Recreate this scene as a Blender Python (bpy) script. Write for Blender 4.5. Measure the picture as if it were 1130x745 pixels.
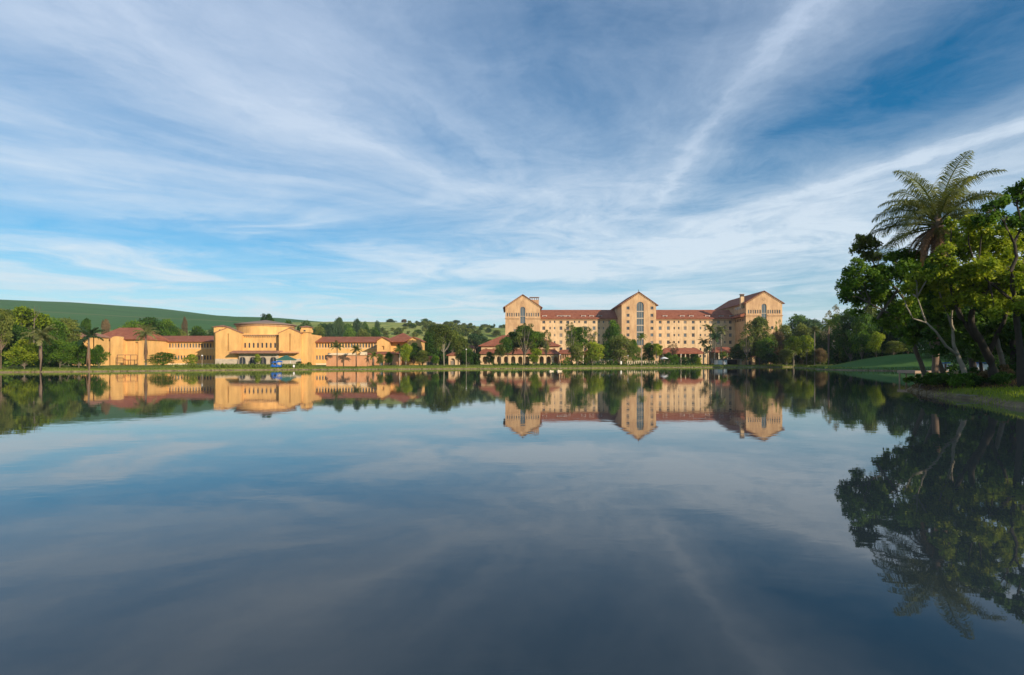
import bpy, math, random
import numpy as np
from mathutils import Vector, Matrix
from mathutils.geometry import delaunay_2d_cdt

for o in list(bpy.data.objects): bpy.data.objects.remove(o)
SC = bpy.context.scene
COL = SC.collection
R = math.radians
# ------------------------------------------------------------------ camera
FP, CX, HY, CZ = 628.0, 565.0, 399.5, 2.0       # focal length in photo pixels, principal column, horizon row, eye height
cam = bpy.data.cameras.new('camera'); camo = bpy.data.objects.new('camera', cam); COL.objects.link(camo)
camo.location = (0, 0, CZ); camo.rotation_euler = (R(90), 0, 0)
cam.sensor_width = 36; cam.lens = 36*FP/1130; cam.shift_y = (HY-372.5)/1130
cam.clip_start = 0.1; cam.clip_end = 12000
SC.camera = camo
# ------------------------------------------------------------------ sky, sun, exposure
SUN_EL, SUN_AZ = 17.5, 139.0                    # azimuth from +Y (view direction) clockwise towards +X
SC.view_settings.view_transform = 'Standard'; SC.view_settings.look = 'None'
SC.view_settings.exposure = 0.35; SC.view_settings.gamma = 1.0; SC.view_settings.use_curve_mapping = False
try:
    SC.cycles.max_bounces = 6; SC.cycles.transparent_max_bounces = 4; SC.cycles.diffuse_bounces = 3
except Exception: pass
world = bpy.data.worlds.new('World'); SC.world = world; world.use_nodes = True
NT = world.node_tree; NT.nodes.clear()
def nd(nt, t, **kw):
    n = nt.nodes.new(t)
    for k, v in kw.items(): setattr(n, k, v)
    return n
def lk(nt, a, b): nt.links.new(a, b)
def mth(nt, op, a, b=None, c=None, clamp=False):
    n = nd(nt, 'ShaderNodeMath', operation=op, use_clamp=clamp)
    for i, x in enumerate((a, b, c)):
        if x is None: continue
        if isinstance(x, (int, float)): n.inputs[i].default_value = x
        else: lk(nt, x, n.inputs[i])
    return n.outputs[0]
def sstep(nt, x, a, b, lo=0.0, hi=1.0):
    n = nd(nt, 'ShaderNodeMapRange', interpolation_type='SMOOTHSTEP')
    lk(nt, x, n.inputs[0]); n.inputs[1].default_value = a; n.inputs[2].default_value = b
    n.inputs[3].default_value = lo; n.inputs[4].default_value = hi
    return n.outputs[0]
def noise(nt, vec, scale, detail=4, rough=0.55, dist=0.0):
    n = nd(nt, 'ShaderNodeTexNoise'); lk(nt, vec, n.inputs['Vector'])
    n.inputs['Scale'].default_value = scale; n.inputs['Detail'].default_value = detail
    n.inputs['Roughness'].default_value = rough; n.inputs['Distortion'].default_value = dist
    return n.outputs['Fac']
def comb(nt, x, y, z=0.0):
    n = nd(nt, 'ShaderNodeCombineXYZ')
    for i, v in enumerate((x, y, z)):
        if isinstance(v, (int, float)): n.inputs[i].default_value = v
        else: lk(nt, v, n.inputs[i])
    return n.outputs[0]
def ramp(nt, fac, stops, interp='LINEAR'):
    n = nd(nt, 'ShaderNodeValToRGB'); n.color_ramp.interpolation = interp
    e = n.color_ramp.elements
    while len(e) > 1: e.remove(e[-1])
    for i, (p, c) in enumerate(stops):
        if isinstance(c, (int, float)): c = (c, c, c)
        el = e[0] if i == 0 else e.new(p)
        el.position = p; el.color = (*c, 1)
    lk(nt, fac, n.inputs[0])
    return n.outputs[0]
def mixc(nt, fac, a, b, mode='MIX'):
    n = nd(nt, 'ShaderNodeMix', data_type='RGBA', blend_type=mode)
    if isinstance(fac, (int, float)): n.inputs[0].default_value = fac
    else: lk(nt, fac, n.inputs[0])
    for i, v in ((6, a), (7, b)):
        if isinstance(v, tuple): n.inputs[i].default_value = (*v, 1)
        else: lk(nt, v, n.inputs[i])
    return n.outputs[2]
def build_world(nt):
    sky = nd(nt, 'ShaderNodeTexSky', sky_type='NISHITA', sun_disc=False)
    sky.sun_elevation = R(SUN_EL); sky.sun_rotation = R(SUN_AZ)
    sky.altitude = 300; sky.air_density = 1.0; sky.dust_density = 0.2; sky.ozone_density = 3.0
    hs = nd(nt, 'ShaderNodeHueSaturation'); hs.inputs['Saturation'].default_value = 1.5; hs.inputs['Value'].default_value = 1.0
    lk(nt, mixc(nt, 1.0, sky.outputs[0], (.84, 1.0, 1.0), 'MULTIPLY'), hs.inputs['Color'])
    tc = nd(nt, 'ShaderNodeTexCoord'); sp = nd(nt, 'ShaderNodeSeparateXYZ'); lk(nt, tc.outputs['Generated'], sp.inputs[0])
    z = mth(nt, 'MAXIMUM', sp.outputs[2], 0.012)
    u = mth(nt, 'DIVIDE', sp.outputs[0], z); v = mth(nt, 'DIVIDE', sp.outputs[1], z)
    uv = comb(nt, u, v)
    wa = mth(nt, 'SUBTRACT', noise(nt, uv, 0.42, 2), 0.5)
    wb = mth(nt, 'SUBTRACT', noise(nt, comb(nt, v, u, 3.7), 0.45, 2), 0.5)
    wc = mth(nt, 'SUBTRACT', noise(nt, uv, 1.5, 8, .68), 0.5)
    du = mth(nt, 'SUBTRACT', mth(nt, 'ADD', mth(nt, 'ADD', u, mth(nt, 'MULTIPLY', wa, .75)), mth(nt, 'MULTIPLY', wc, .42)), 0.9)
    dv = mth(nt, 'SUBTRACT', 4.8, mth(nt, 'ADD', v, mth(nt, 'MULTIPLY', wb, .8)))
    th = mth(nt, 'ARCTAN2', du, dv)
    r = mth(nt, 'SQRT', mth(nt, 'ADD', mth(nt, 'MULTIPLY', du, du), mth(nt, 'MULTIPLY', dv, dv)))
    P = lambda t: (t+math.pi)/(2*math.pi)
    veil = ramp(nt, mth(nt, 'DIVIDE', mth(nt, 'ADD', th, math.pi), 2*math.pi), [
        (0.0, .35), (P(-1.9), .34), (P(-1.35), .50), (P(-1.05), .62), (P(-.72), .62), (P(-.62), .72), (P(-.54), .64),
        (P(-.35), .42), (P(-.18), .33), (P(-.08), .44), (P(-.01), .50), (P(.06), .30), (P(.16), .03), (P(.30), .12),
        (P(.42), .42), (P(.50), .82), (P(.58), .62), (P(.75), .62), (P(1.1), .45), (P(1.6), .35), (1.0, .35)], 'EASE')
    s1 = sstep(nt, noise(nt, comb(nt, mth(nt, 'MULTIPLY', th, 5.0), mth(nt, 'MULTIPLY', r, 0.45)), 1.0, 7, .6, .3), .28, .74)
    s2 = noise(nt, comb(nt, mth(nt, 'MULTIPLY', th, 15.0), mth(nt, 'MULTIPLY', r, 1.5), 4.0), 1.0, 10, .72, .5)
    streak = mth(nt, 'ADD', mth(nt, 'MULTIPLY', s1, .62), mth(nt, 'MULTIPLY', s2, .55))
    def band(c, w, amp):
        q = mth(nt, 'DIVIDE', mth(nt, 'SUBTRACT', th, c), w); g_ = mth(nt, 'EXPONENT', mth(nt, 'MULTIPLY', mth(nt, 'MULTIPLY', q, q), -1.0))
        return mth(nt, 'MULTIPLY', g_, mth(nt, 'MULTIPLY', s2, amp))
    lines = mth(nt, 'ADD', mth(nt, 'ADD', band(-.01, .02, .40), band(-.60, .05, .22)), mth(nt, 'ADD', band(.47, .04, .32), band(.60, .03, .25)))
    fan = mth(nt, 'MULTIPLY', veil, mth(nt, 'ADD', .38, mth(nt, 'MULTIPLY', streak, 1.1)))
    fan = mth(nt, 'ADD', fan, lines)
    wv = comb(nt, mth(nt, 'ADD', u, mth(nt, 'MULTIPLY', wb, 1.5)), mth(nt, 'ADD', mth(nt, 'MULTIPLY', v, 1.0), mth(nt, 'MULTIPLY', wa, 1.5)), 7.0)
    w1 = sstep(nt, noise(nt, wv, .5, 7, .6, .8), .36, .68)
    w2 = noise(nt, comb(nt, mth(nt, 'MULTIPLY', u, .6), v, 11.0), 1.3, 7, .65, .6)
    low = mth(nt, 'ADD', mth(nt, 'MULTIPLY', w1, .66), mth(nt, 'MULTIPLY', w2, .42))
    m = sstep(nt, mth(nt, 'ADD', v, mth(nt, 'MULTIPLY', wa, 2.0)), 2.7, 4.3)
    dens = mth(nt, 'ADD', mth(nt, 'MULTIPLY', fan, mth(nt, 'SUBTRACT', 1.0, m)), mth(nt, 'MULTIPLY', low, m))
    gx = mth(nt, 'DIVIDE', mth(nt, 'SUBTRACT', u, 1.1), 2.2); gy = mth(nt, 'DIVIDE', mth(nt, 'SUBTRACT', v, 5.0), 2.6)
    blob = sstep(nt, mth(nt, 'ADD', mth(nt, 'MULTIPLY', gx, gx), mth(nt, 'MULTIPLY', gy, gy)), 1.3, 0.0)
    fine = noise(nt, wv, 2.6, 8, .7, .5)
    dens = mth(nt, 'ADD', dens, mth(nt, 'MULTIPLY', blob, mth(nt, 'MULTIPLY', fine, .75)))
    dens = mth(nt, 'ADD', dens, mth(nt, 'MULTIPLY', mth(nt, 'SUBTRACT', fine, .5), .42))
    dens = mth(nt, 'ADD', dens, mth(nt, 'MULTIPLY', sstep(nt, sp.outputs[2], .26, .0), .38), clamp=True)
    ccol = mixc(nt, sstep(nt, sp.outputs[2], 0.05, 0.55), (6.8, 7.7, 8.3), (5.0, 6.0, 7.6))
    ccol = mixc(nt, sstep(nt, sp.outputs[2], .20, .02), ccol, (5.9, 6.8, 7.3))
    c = mixc(nt, mth(nt, 'MULTIPLY', dens, .88), hs.outputs[0], ccol)
    bg = nd(nt, 'ShaderNodeBackground'); bg.inputs[1].default_value = 0.092
    lk(nt, c, bg.inputs[0]); out = nd(nt, 'ShaderNodeOutputWorld'); lk(nt, bg.outputs[0], out.inputs[0])
build_world(NT)
sun = bpy.data.lights.new('sun', 'SUN'); suno = bpy.data.objects.new('sun', sun); COL.objects.link(suno)
sun.energy = 4.6; sun.angle = R(0.5); sun.color = (1.0, .84, .63)
sd = Vector((math.sin(R(SUN_AZ))*math.cos(R(SUN_EL)), math.cos(R(SUN_AZ))*math.cos(R(SUN_EL)), math.sin(R(SUN_EL))))
suno.rotation_euler = sd.to_track_quat('Z', 'Y').to_euler()

# ------------------------------------------------------------------ helpers
def X(px, D): return (px-CX)/FP*D
def Z(py, D): return CZ+(HY-py)/FP*D
def V3(px, py, D): return (X(px, D), D, Z(py, D))
class MB:
    def __init__(s): s.v = []; s.f = []
    def quad(s, *p):
        n = len(s.v); s.v += [tuple(q) for q in p]; s.f.append(tuple(range(n, n+len(p))))
    def box(s, x0, x1, y0, y1, z0, z1):
        n = len(s.v)
        s.v += [(x0,y0,z0),(x1,y0,z0),(x1,y1,z0),(x0,y1,z0),(x0,y0,z1),(x1,y0,z1),(x1,y1,z1),(x0,y1,z1)]
        s.f += [tuple(n+i for i in q) for q in ((0,3,2,1),(4,5,6,7),(0,1,5,4),(1,2,6,5),(2,3,7,6),(3,0,4,7))]
    def tube(s, pts, rad, n=8, cap=True):
        pts = [Vector(p) for p in pts]
        if isinstance(rad, (int, float)): rad = [rad]*len(pts)
        base = len(s.v)
        for i, p in enumerate(pts):
            d = (pts[min(i+1, len(pts)-1)]-pts[max(i-1, 0)]).normalized()
            a = d.orthogonal().normalized() if abs(d.z) < .9 else Vector((1, 0, 0)).cross(d).normalized()
            b = d.cross(a)
            for k in range(n):
                t = 2*math.pi*k/n
                q = p+(a*math.cos(t)+b*math.sin(t))*rad[i]
                s.v.append(tuple(q))
        for i in range(len(pts)-1):
            for k in range(n):
                k2 = (k+1) % n
                s.f.append((base+i*n+k, base+i*n+k2, base+(i+1)*n+k2, base+(i+1)*n+k))
        if cap:
            s.f.append(tuple(base+k for k in range(n))[::-1]); s.f.append(tuple(base+(len(pts)-1)*n+k for k in range(n)))
    def lathe(s, cx, cy, prof, n=40, a0=0, a1=2*math.pi):
        base = len(s.v); full = abs(a1-a0-2*math.pi) < 1e-4; m = n if full else n+1
        for (r, z) in prof:
            for k in range(m):
                t = a0+(a1-a0)*k/n; s.v.append((cx+r*math.cos(t), cy+r*math.sin(t), z))
        for i in range(len(prof)-1):
            for k in range(n):
                k2 = (k+1) % m
                s.f.append((base+i*m+k, base+i*m+k2, base+(i+1)*m+k2, base+(i+1)*m+k))
    def wall(s, O, u, n, outer, holes, depth=.35):
        O, u, n = Vector(O), Vector(u), Vector(n)
        P = lambda a, z, d=0: tuple(O+u*a+Vector((0, 0, z))-n*d)
        pts = [Vector(p) for p in outer]; edges = [(i, (i+1) % len(outer)) for i in range(len(outer))]
        for h in holes:
            b = len(pts); pts += [Vector(p) for p in h]; edges += [(b+i, b+(i+1) % len(h)) for i in range(len(h))]
        vs, es, fs, *_ = delaunay_2d_cdt(pts, edges, [], 0, 1e-4)
        def inside(p, poly):
            c = False; j = len(poly)-1
            for i in range(len(poly)):
                if (poly[i][1] > p[1]) != (poly[j][1] > p[1]) and p[0] < (poly[j][0]-poly[i][0])*(p[1]-poly[i][1])/(poly[j][1]-poly[i][1])+poly[i][0]: c = not c
                j = i
            return c
        bb = [(min(p[0] for p in h), max(p[0] for p in h), min(p[1] for p in h), max(p[1] for p in h), h) for h in holes]
        base = len(s.v); s.v += [P(v[0], v[1]) for v in vs]
        flip = u.cross(Vector((0, 0, 1))).dot(n) < 0
        for f in fs:
            c = (sum(vs[i][0] for i in f)/3, sum(vs[i][1] for i in f)/3)
            if not inside(c, outer): continue
            if any(b[0] < c[0] < b[1] and b[2] < c[1] < b[3] and inside(c, b[4]) for b in bb): continue
            g = tuple(base+i for i in f); s.f.append(g[::-1] if flip else g)
        for h in holes:
            for i in range(len(h)):
                p, q = h[i], h[(i+1) % len(h)]
                s.quad(P(*p), P(*q), P(*q, depth), P(*p, depth))
    def hip(s, x0, x1, y0, y1, ze, zr, inset=None, t=.25):
        d = (y1-y0)/2; inset = d if inset is None else inset; ym = (y0+y1)/2
        n = len(s.v)
        s.v += [(x0,y0,ze),(x1,y0,ze),(x1,y1,ze),(x0,y1,ze),(x0,y0,ze+t),(x1,y0,ze+t),(x1,y1,ze+t),(x0,y1,ze+t),(x0+inset,ym,zr),(x1-inset,ym,zr)]
        s.f += [tuple(n+i for i in q) for q in ((0,3,2,1),(0,1,5,4),(1,2,6,5),(2,3,7,6),(3,0,4,7),(4,5,9,8),(5,6,9),(6,7,8,9),(7,4,8))]
    def gable(s, x0, x1, y0, y1, ze, zp, t=.35):       # ridge along Y
        xm = (x0+x1)/2; n = len(s.v)
        for y in (y0, y1): s.v += [(x0,y,ze),(xm,y,zp),(x1,y,ze),(x1,y,ze+t),(xm,y,zp+t),(x0,y,ze+t)]
        s.f += [tuple(n+i for i in q) for q in ((0,1,4,5),(1,2,3,4),(6,11,10,7),(7,10,9,8),(0,6,7,1),(1,7,8,2),(2,8,9,3),(3,9,10,4),(4,10,11,5),(5,11,6,0))]
    def build(s, name, mat=None, parent=None, smooth=False):
        me = bpy.data.meshes.new(name); me.from_pydata(s.v, [], s.f)
        if smooth: me.polygons.foreach_set('use_smooth', [True]*len(me.polygons))
        me.update()
        return link(name, me, mat, parent)
def link(name, me, mat=None, parent=None):
    if mat is not None and not me.materials: me.materials.append(mat)
    o = bpy.data.objects.new(name, me); COL.objects.link(o)
    if parent is not None: o.parent = parent
    return o
def tag(o, label, cat, group=None, kind=None):
    o['label'] = label; o['category'] = cat
    if group: o['group'] = group
    if kind: o['kind'] = kind
    return o
def thing(name, label, cat, loc=(0, 0, 0), rz=0, group=None):
    o = bpy.data.objects.new(name, None); COL.objects.link(o); o.location = loc; o.rotation_euler = (0, 0, rz)
    return tag(o, label, cat, group)
def rect(a0, a1, z0, z1): return [(a0, z0), (a1, z0), (a1, z1), (a0, z1)]
def archp(a0, a1, z0, zs, n=8):
    r = (a1-a0)/2; c = (a0+a1)/2
    return [(a0, z0), (a1, z0)]+[(c+r*math.cos(math.pi*k/n), zs+r*math.sin(math.pi*k/n)) for k in range(n+1)]

# ------------------------------------------------------------------ materials
def mat(name, fn):
    m = bpy.data.materials.new(name); m.use_nodes = True; nt = m.node_tree
    b = nt.nodes['Principled BSDF']; b.inputs['Roughness'].default_value = .85
    fn(nt, b); return m
def stucco(name, c1, c2, sc=.25, rough=.9, streaky=True):
    def fn(nt, b):
        tc = nd(nt, 'ShaderNodeTexCoord'); g = tc.outputs['Object']
        mp = nd(nt, 'ShaderNodeMapping'); lk(nt, g, mp.inputs[0]); mp.inputs['Scale'].default_value = (1.6, 1.6, .35 if streaky else 1.6)
        f = mth(nt, 'ADD', mth(nt, 'MULTIPLY', noise(nt, mp.outputs[0], sc*2.2, 6, .65), .6), mth(nt, 'MULTIPLY', noise(nt, g, sc, 5, .6), .4))
        lk(nt, mixc(nt, sstep(nt, f, .36, .64), c1, c2), b.inputs['Base Color'])
        bp = nd(nt, 'ShaderNodeBump'); bp.inputs['Strength'].default_value = .3; bp.inputs['Distance'].default_value = .05
        lk(nt, noise(nt, g, 6, 4), bp.inputs['Height']); lk(nt, bp.outputs[0], b.inputs['Normal']); b.inputs['Roughness'].default_value = rough
    return mat(name, fn)
def tiles(name, c1, c2, c3):
    def fn(nt, b):
        tc = nd(nt, 'ShaderNodeTexCoord'); g = tc.outputs['Object']; sp = nd(nt, 'ShaderNodeSeparateXYZ'); lk(nt, g, sp.inputs[0])
        a = mth(nt, 'ADD', mth(nt, 'MULTIPLY', noise(nt, g, .6, 7, .75), .6), mth(nt, 'MULTIPLY', noise(nt, g, 2.2, 3), .4))
        w = mth(nt, 'ADD', mth(nt, 'SINE', mth(nt, 'MULTIPLY', sp.outputs[0], 14.0)), mth(nt, 'SINE', mth(nt, 'MULTIPLY', sp.outputs[1], 14.0)))
        r2 = mth(nt, 'SINE', mth(nt, 'MULTIPLY', sp.outputs[2], 28.0))
        lk(nt, ramp(nt, a, [(.3, c1), (.5, c2), (.68, c3)]), b.inputs['Base Color'])
        bp = nd(nt, 'ShaderNodeBump'); bp.inputs['Strength'].default_value = .6; bp.inputs['Distance'].default_value = .08
        lk(nt, mth(nt, 'ADD', w, mth(nt, 'MULTIPLY', r2, .5)), bp.inputs['Height']); lk(nt, bp.outputs[0], b.inputs['Normal'])
    return mat(name, fn)
def plain(name, c, rough=.6, metal=0, var=.15, sc=3.0):
    def fn(nt, b):
        tc = nd(nt, 'ShaderNodeTexCoord')
        lk(nt, mixc(nt, noise(nt, tc.outputs['Object'], sc, 4), tuple(x*(1-var) for x in c), tuple(min(1, x*(1+var)) for x in c)), b.inputs['Base Color'])
        b.inputs['Roughness'].default_value = rough; b.inputs['Metallic'].default_value = metal
    return mat(name, fn)
def leafmat(name, c1, c2, c3, trans=.38):
    def fn(nt, b):
        at = nd(nt, 'ShaderNodeAttribute', attribute_name='tone'); oi = nd(nt, 'ShaderNodeObjectInfo')
        f = mth(nt, 'ADD', at.outputs['Fac'], mth(nt, 'MULTIPLY', mth(nt, 'SUBTRACT', oi.outputs['Random'], .5), .25))
        c = ramp(nt, f, [(.05, c1), (.5, c2), (.95, c3)])
        lk(nt, c, b.inputs['Base Color']); b.inputs['Roughness'].default_value = .55
        b.inputs['Specular IOR Level'].default_value = .12
        tr = nd(nt, 'ShaderNodeBsdfTranslucent'); lk(nt, mixc(nt, 1.0, c, (1.3, 1.35, .5), 'MULTIPLY'), tr.inputs[0])
        mx = nd(nt, 'ShaderNodeMixShader'); mx.inputs[0].default_value = trans
        lk(nt, b.outputs[0], mx.inputs[1]); lk(nt, tr.outputs[0], mx.inputs[2])
        lk(nt, mx.outputs[0], nt.nodes['Material Output'].inputs[0])
    return mat(name, fn)
M = {}
M['peach'] = stucco('hotel_render', (.50, .34, .19), (.68, .48, .28))
M['ochre'] = stucco('bathhouse_render', (.58, .325, .112), (.77, .445, .155))
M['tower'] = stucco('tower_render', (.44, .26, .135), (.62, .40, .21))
M['pale'] = stucco('pale_render', (.62, .50, .34), (.72, .60, .42))
M['brickwall'] = stucco('terracotta_render', (.50, .23, .11), (.60, .30, .15))
M['stone'] = stucco('base_stone', (.38, .32, .25), (.56, .46, .35), .9, .9, False)
M['trim'] = stucco('cornice_stone', (.34, .20, .10), (.46, .28, .15), .6)
M['roof'] = tiles('clay_roof_tiles', (.15, .048, .026), (.30, .088, .04), (.42, .17, .085))
M['roof2'] = tiles('weathered_roof_tiles', (.20, .09, .06), (.34, .16, .10), (.42, .24, .15))
M['lead'] = plain('grey_roof', (.24, .17, .13), .8)
M['glass'] = plain('dark_window_glass', (.035, .04, .05), .12, 0, .3, .3)
M['glassb'] = plain('blue_grey_glass', (.10, .13, .15), .15, 0, .3, .3)
M['curtain'] = plain('curtained_glass', (.20, .17, .14), .25, 0, .3, .3)
M['frame'] = plain('window_frame', (.42, .34, .26), .6)
M['white'] = plain('white_paint', (.80, .79, .76), .5, 0, .05)
M['dark'] = plain('dark_metal', (.05, .05, .05), .5)
M['blue'] = plain('blue_plastic', (.005, .10, .40), .35, 0, .1)
M['greenc'] = plain('green_canvas', (.03, .12, .09), .8, 0, .15)
M['wood'] = plain('weathered_wood', (.38, .27, .19), .8, 0, .25, 5)
M['rust'] = plain('rusty_metal', (.20, .09, .06), .8)
M['bark'] = plain('grey_bark', (.15, .125, .09), .9, 0, .5, 4)
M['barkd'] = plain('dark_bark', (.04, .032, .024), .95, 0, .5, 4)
M['barkp'] = plain('pale_bark', (.27, .235, .18), .9, 0, .4, 4)
M['palmbark'] = plain('palm_bark', (.17, .12, .085), .95, 0, .4, 6)
M['dryfrond'] = leafmat('dry_palm_fronds', (.10, .06, .035), (.22, .13, .08), (.34, .22, .14), .2)
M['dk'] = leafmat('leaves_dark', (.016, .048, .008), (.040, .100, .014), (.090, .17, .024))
M['md'] = leafmat('leaves_mid', (.032, .085, .010), (.080, .165, .016), (.16, .26, .030))
M['yg'] = leafmat('leaves_yellow_green', (.070, .125, .010), (.20, .27, .018), (.38, .42, .040))
M['ol'] = leafmat('leaves_olive', (.050, .080, .016), (.12, .16, .032), (.21, .24, .055))
M['bl'] = leafmat('leaves_blue_green', (.022, .058, .026), (.050, .105, .044), (.10, .16, .06))
M['pk'] = leafmat('leaves_pinkish', (.10, .075, .035), (.19, .13, .07), (.28, .20, .11))
M['bare'] = leafmat('pale_sparse_leaves', (.16, .15, .09), (.26, .24, .16), (.36, .33, .24))
M['pf'] = leafmat('palm_fronds', (.065, .085, .024), (.15, .17, .055), (.27, .27, .11))
M['pfb'] = leafmat('bright_palm_fronds', (.07, .12, .018), (.14, .20, .03), (.23, .28, .05))
def fn_water(nt, b):
    tc = nd(nt, 'ShaderNodeTexCoord'); g = tc.outputs['Object']
    b.inputs['Base Color'].default_value = (.026, .038, .044, 1); b.inputs['Roughness'].default_value = .015
    b.inputs['IOR'].default_value = 1.50
    mp = nd(nt, 'ShaderNodeMapping'); lk(nt, g, mp.inputs[0]); mp.inputs['Scale'].default_value = (.55, 1.0, 1)
    h = mth(nt, 'ADD', noise(nt, mp.outputs[0], 2.2, 3, .5, .4), mth(nt, 'MULTIPLY', noise(nt, mp.outputs[0], .22, 3, .5, .6), 2.5))
    patch = sstep(nt, noise(nt, g, .025, 3, .5), .35, .7, .35, 1.0)
    bp = nd(nt, 'ShaderNodeBump'); bp.inputs['Strength'].default_value = 1.0; bp.inputs['Distance'].default_value = .0026
    lk(nt, mth(nt, 'MULTIPLY', h, patch), bp.inputs['Height']); lk(nt, bp.outputs[0], b.inputs['Normal'])
M['water'] = mat('lake_water', fn_water)
def fn_ground(nt, b):
    tc = nd(nt, 'ShaderNodeTexCoord'); g = tc.outputs['Object']; sp = nd(nt, 'ShaderNodeSeparateXYZ'); lk(nt, g, sp.inputs[0])
    n1 = noise(nt, g, .12, 5, .6); n2 = noise(nt, g, 1.5, 5, .7)
    f = mth(nt, 'ADD', mth(nt, 'MULTIPLY', n1, .5), mth(nt, 'MULTIPLY', n2, .5))
    grass = ramp(nt, f, [(.32, (.065, .10, .014)), (.5, (.15, .19, .024)), (.68, (.26, .25, .05))])
    dark = ramp(nt, f, [(.35, (.05, .12, .028)), (.65, (.085, .17, .038))])
    lawn = mth(nt, 'MULTIPLY', sstep(nt, sp.outputs[0], 60, 80), sstep(nt, sp.outputs[1], 175, 160))
    grass = mixc(nt, lawn, grass, dark)
    litter = ramp(nt, n2, [(.3, (.020, .012, .008)), (.55, (.060, .034, .022)), (.75, (.12, .075, .045))])
    # leaf litter lies under the near grove
    dx = mth(nt, 'DIVIDE', mth(nt, 'SUBTRACT', sp.outputs[0], 33.0), 9.5); dy = mth(nt, 'DIVIDE', mth(nt, 'SUBTRACT', sp.outputs[1], 40.0), 11.0)
    q = mth(nt, 'ADD', mth(nt, 'ADD', mth(nt, 'MULTIPLY', dx, dx), mth(nt, 'MULTIPLY', dy, dy)), mth(nt, 'MULTIPLY', n1, .7))
    c = mixc(nt, sstep(nt, q, 1.55, 1.15), grass, litter)
    soil = ramp(nt, n2, [(.35, (.11, .085, .05)), (.7, (.30, .23, .14))])
    c = mixc(nt, sstep(nt, mth(nt, 'ADD', sp.outputs[2], mth(nt, 'MULTIPLY', n2, .12)), .36, .22), c, soil)
    lk(nt, c, b.inputs['Base Color']); b.inputs['Roughness'].default_value = .95; b.inputs['Specular IOR Level'].default_value = .1
    bp = nd(nt, 'ShaderNodeBump'); bp.inputs['Strength'].default_value = .8; bp.inputs['Distance'].default_value = .12
    lk(nt, noise(nt, g, 5, 4), bp.inputs['Height']); lk(nt, bp.outputs[0], b.inputs['Normal'])
M['ground'] = mat('grass_and_soil', fn_ground)
def hillmat(name, stops, sc, rows=False):
    def fn(nt, b):
        tc = nd(nt, 'ShaderNodeTexCoord'); g = tc.outputs['Object']; sp = nd(nt, 'ShaderNodeSeparateXYZ'); lk(nt, g, sp.inputs[0])
        f = mth(nt, 'ADD', mth(nt, 'MULTIPLY', noise(nt, g, sc, 4, .55), .5), mth(nt, 'MULTIPLY', noise(nt, g, sc*9, 6, .7), .5))
        if rows:
            w = noise(nt, comb(nt, mth(nt, 'MULTIPLY', sp.outputs[0], .004), mth(nt, 'MULTIPLY', sp.outputs[1], .05), 0), 1.0, 4, .6)
            f = mth(nt, 'ADD', mth(nt, 'MULTIPLY', f, .5), mth(nt, 'MULTIPLY', w, .5))
        col_ = ramp(nt, f, stops)
        if rows:
            col_ = mixc(nt, sstep(nt, mth(nt, 'ADD', sp.outputs[2], mth(nt, 'MULTIPLY', f, 10)), 47, 43), col_, (.16, .24, .03))
            tr = mth(nt, 'ABSOLUTE', mth(nt, 'SUBTRACT', mth(nt, 'ADD', sp.outputs[2], mth(nt, 'MULTIPLY', sp.outputs[0], .055)), 38.0))
            col_ = mixc(nt, sstep(nt, tr, 1.1, .5, 0, .5), col_, (.16, .17, .07))
        lk(nt, col_, b.inputs['Base Color']); b.inputs['Specular IOR Level'].default_value = .05
    return mat(name, fn)
M['cane'] = hillmat('cane_field', [(.36, (.030, .100, .022)), (.52, (.045, .130, .028)), (.68, (.07, .155, .034))], .006, True)
M['pasture'] = hillmat('dry_pasture', [(.38, (.06, .10, .025)), (.46, (.20, .25, .055)), (.54, (.31, .33, .09)), (.62, (.28, .30, .09)), (.68, (.34, .22, .12))], .015)

# ------------------------------------------------------------------ lake and ground
shore_px = [(-260, 92), (-120, 98), (0, 109), (100, 118), (225, 135), (350, 150), (480, 160), (600, 175), (700, 196), (800, 215), (860, 222), (895, 226)]
LAKE = [(X(p, d), float(d)) for p, d in shore_px]
LAKE += [(100.0, 205.0), (92.0, 178.0), (83.5, 158.0), (80.5, 146.0), (81.5, 136.0), (86.0, 127.0), (95.0, 120.0), (104.0, 112.0), (102.0, 98.0), (84.0, 84.0), (62.0, 76.0), (50.0, 68.0), (46.0, 61.0),
         (45.0, 56.0), (41.0, 51.5), (35.0, 47.5), (30.5, 43.5), (27.6, 39.5), (25.6, 35.5), (24.7, 33.0), (24.9, 31.2), (24.0, 28.6), (22.6, 26.2), (21.7, 24.0), (20.5, 20.0), (20.0, 14.0), (20.5, 5.0), (21.0, -8.0),
         (10.0, -14.0), (-10.0, -12.0), (-40.0, 4.0), (-90.0, 40.0), (-118.0, 66.0)]
LK = np.array(LAKE)
def densify(P, step_fn):
    out = []
    for i in range(len(P)):
        a = P[i]; b = P[(i+1) % len(P)]; L = np.hypot(*(b-a)); m = max(1, int(L/step_fn((a+b)/2)))
        for k in range(m): out.append(a+(b-a)*k/m)
    return np.array(out)
def chaikin(P):
    Q = []
    for i in range(len(P)):
        a = P[i]; b = P[(i+1) % len(P)]; Q += [a*.75+b*.25, a*.25+b*.75]
    return np.array(Q)
rng = np.random.default_rng(5)
LK = chaikin(chaikin(LK))
LK = densify(LK, lambda c: .6 if np.hypot(*c) < 70 and c[0] > 15 else 2.0)
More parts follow.
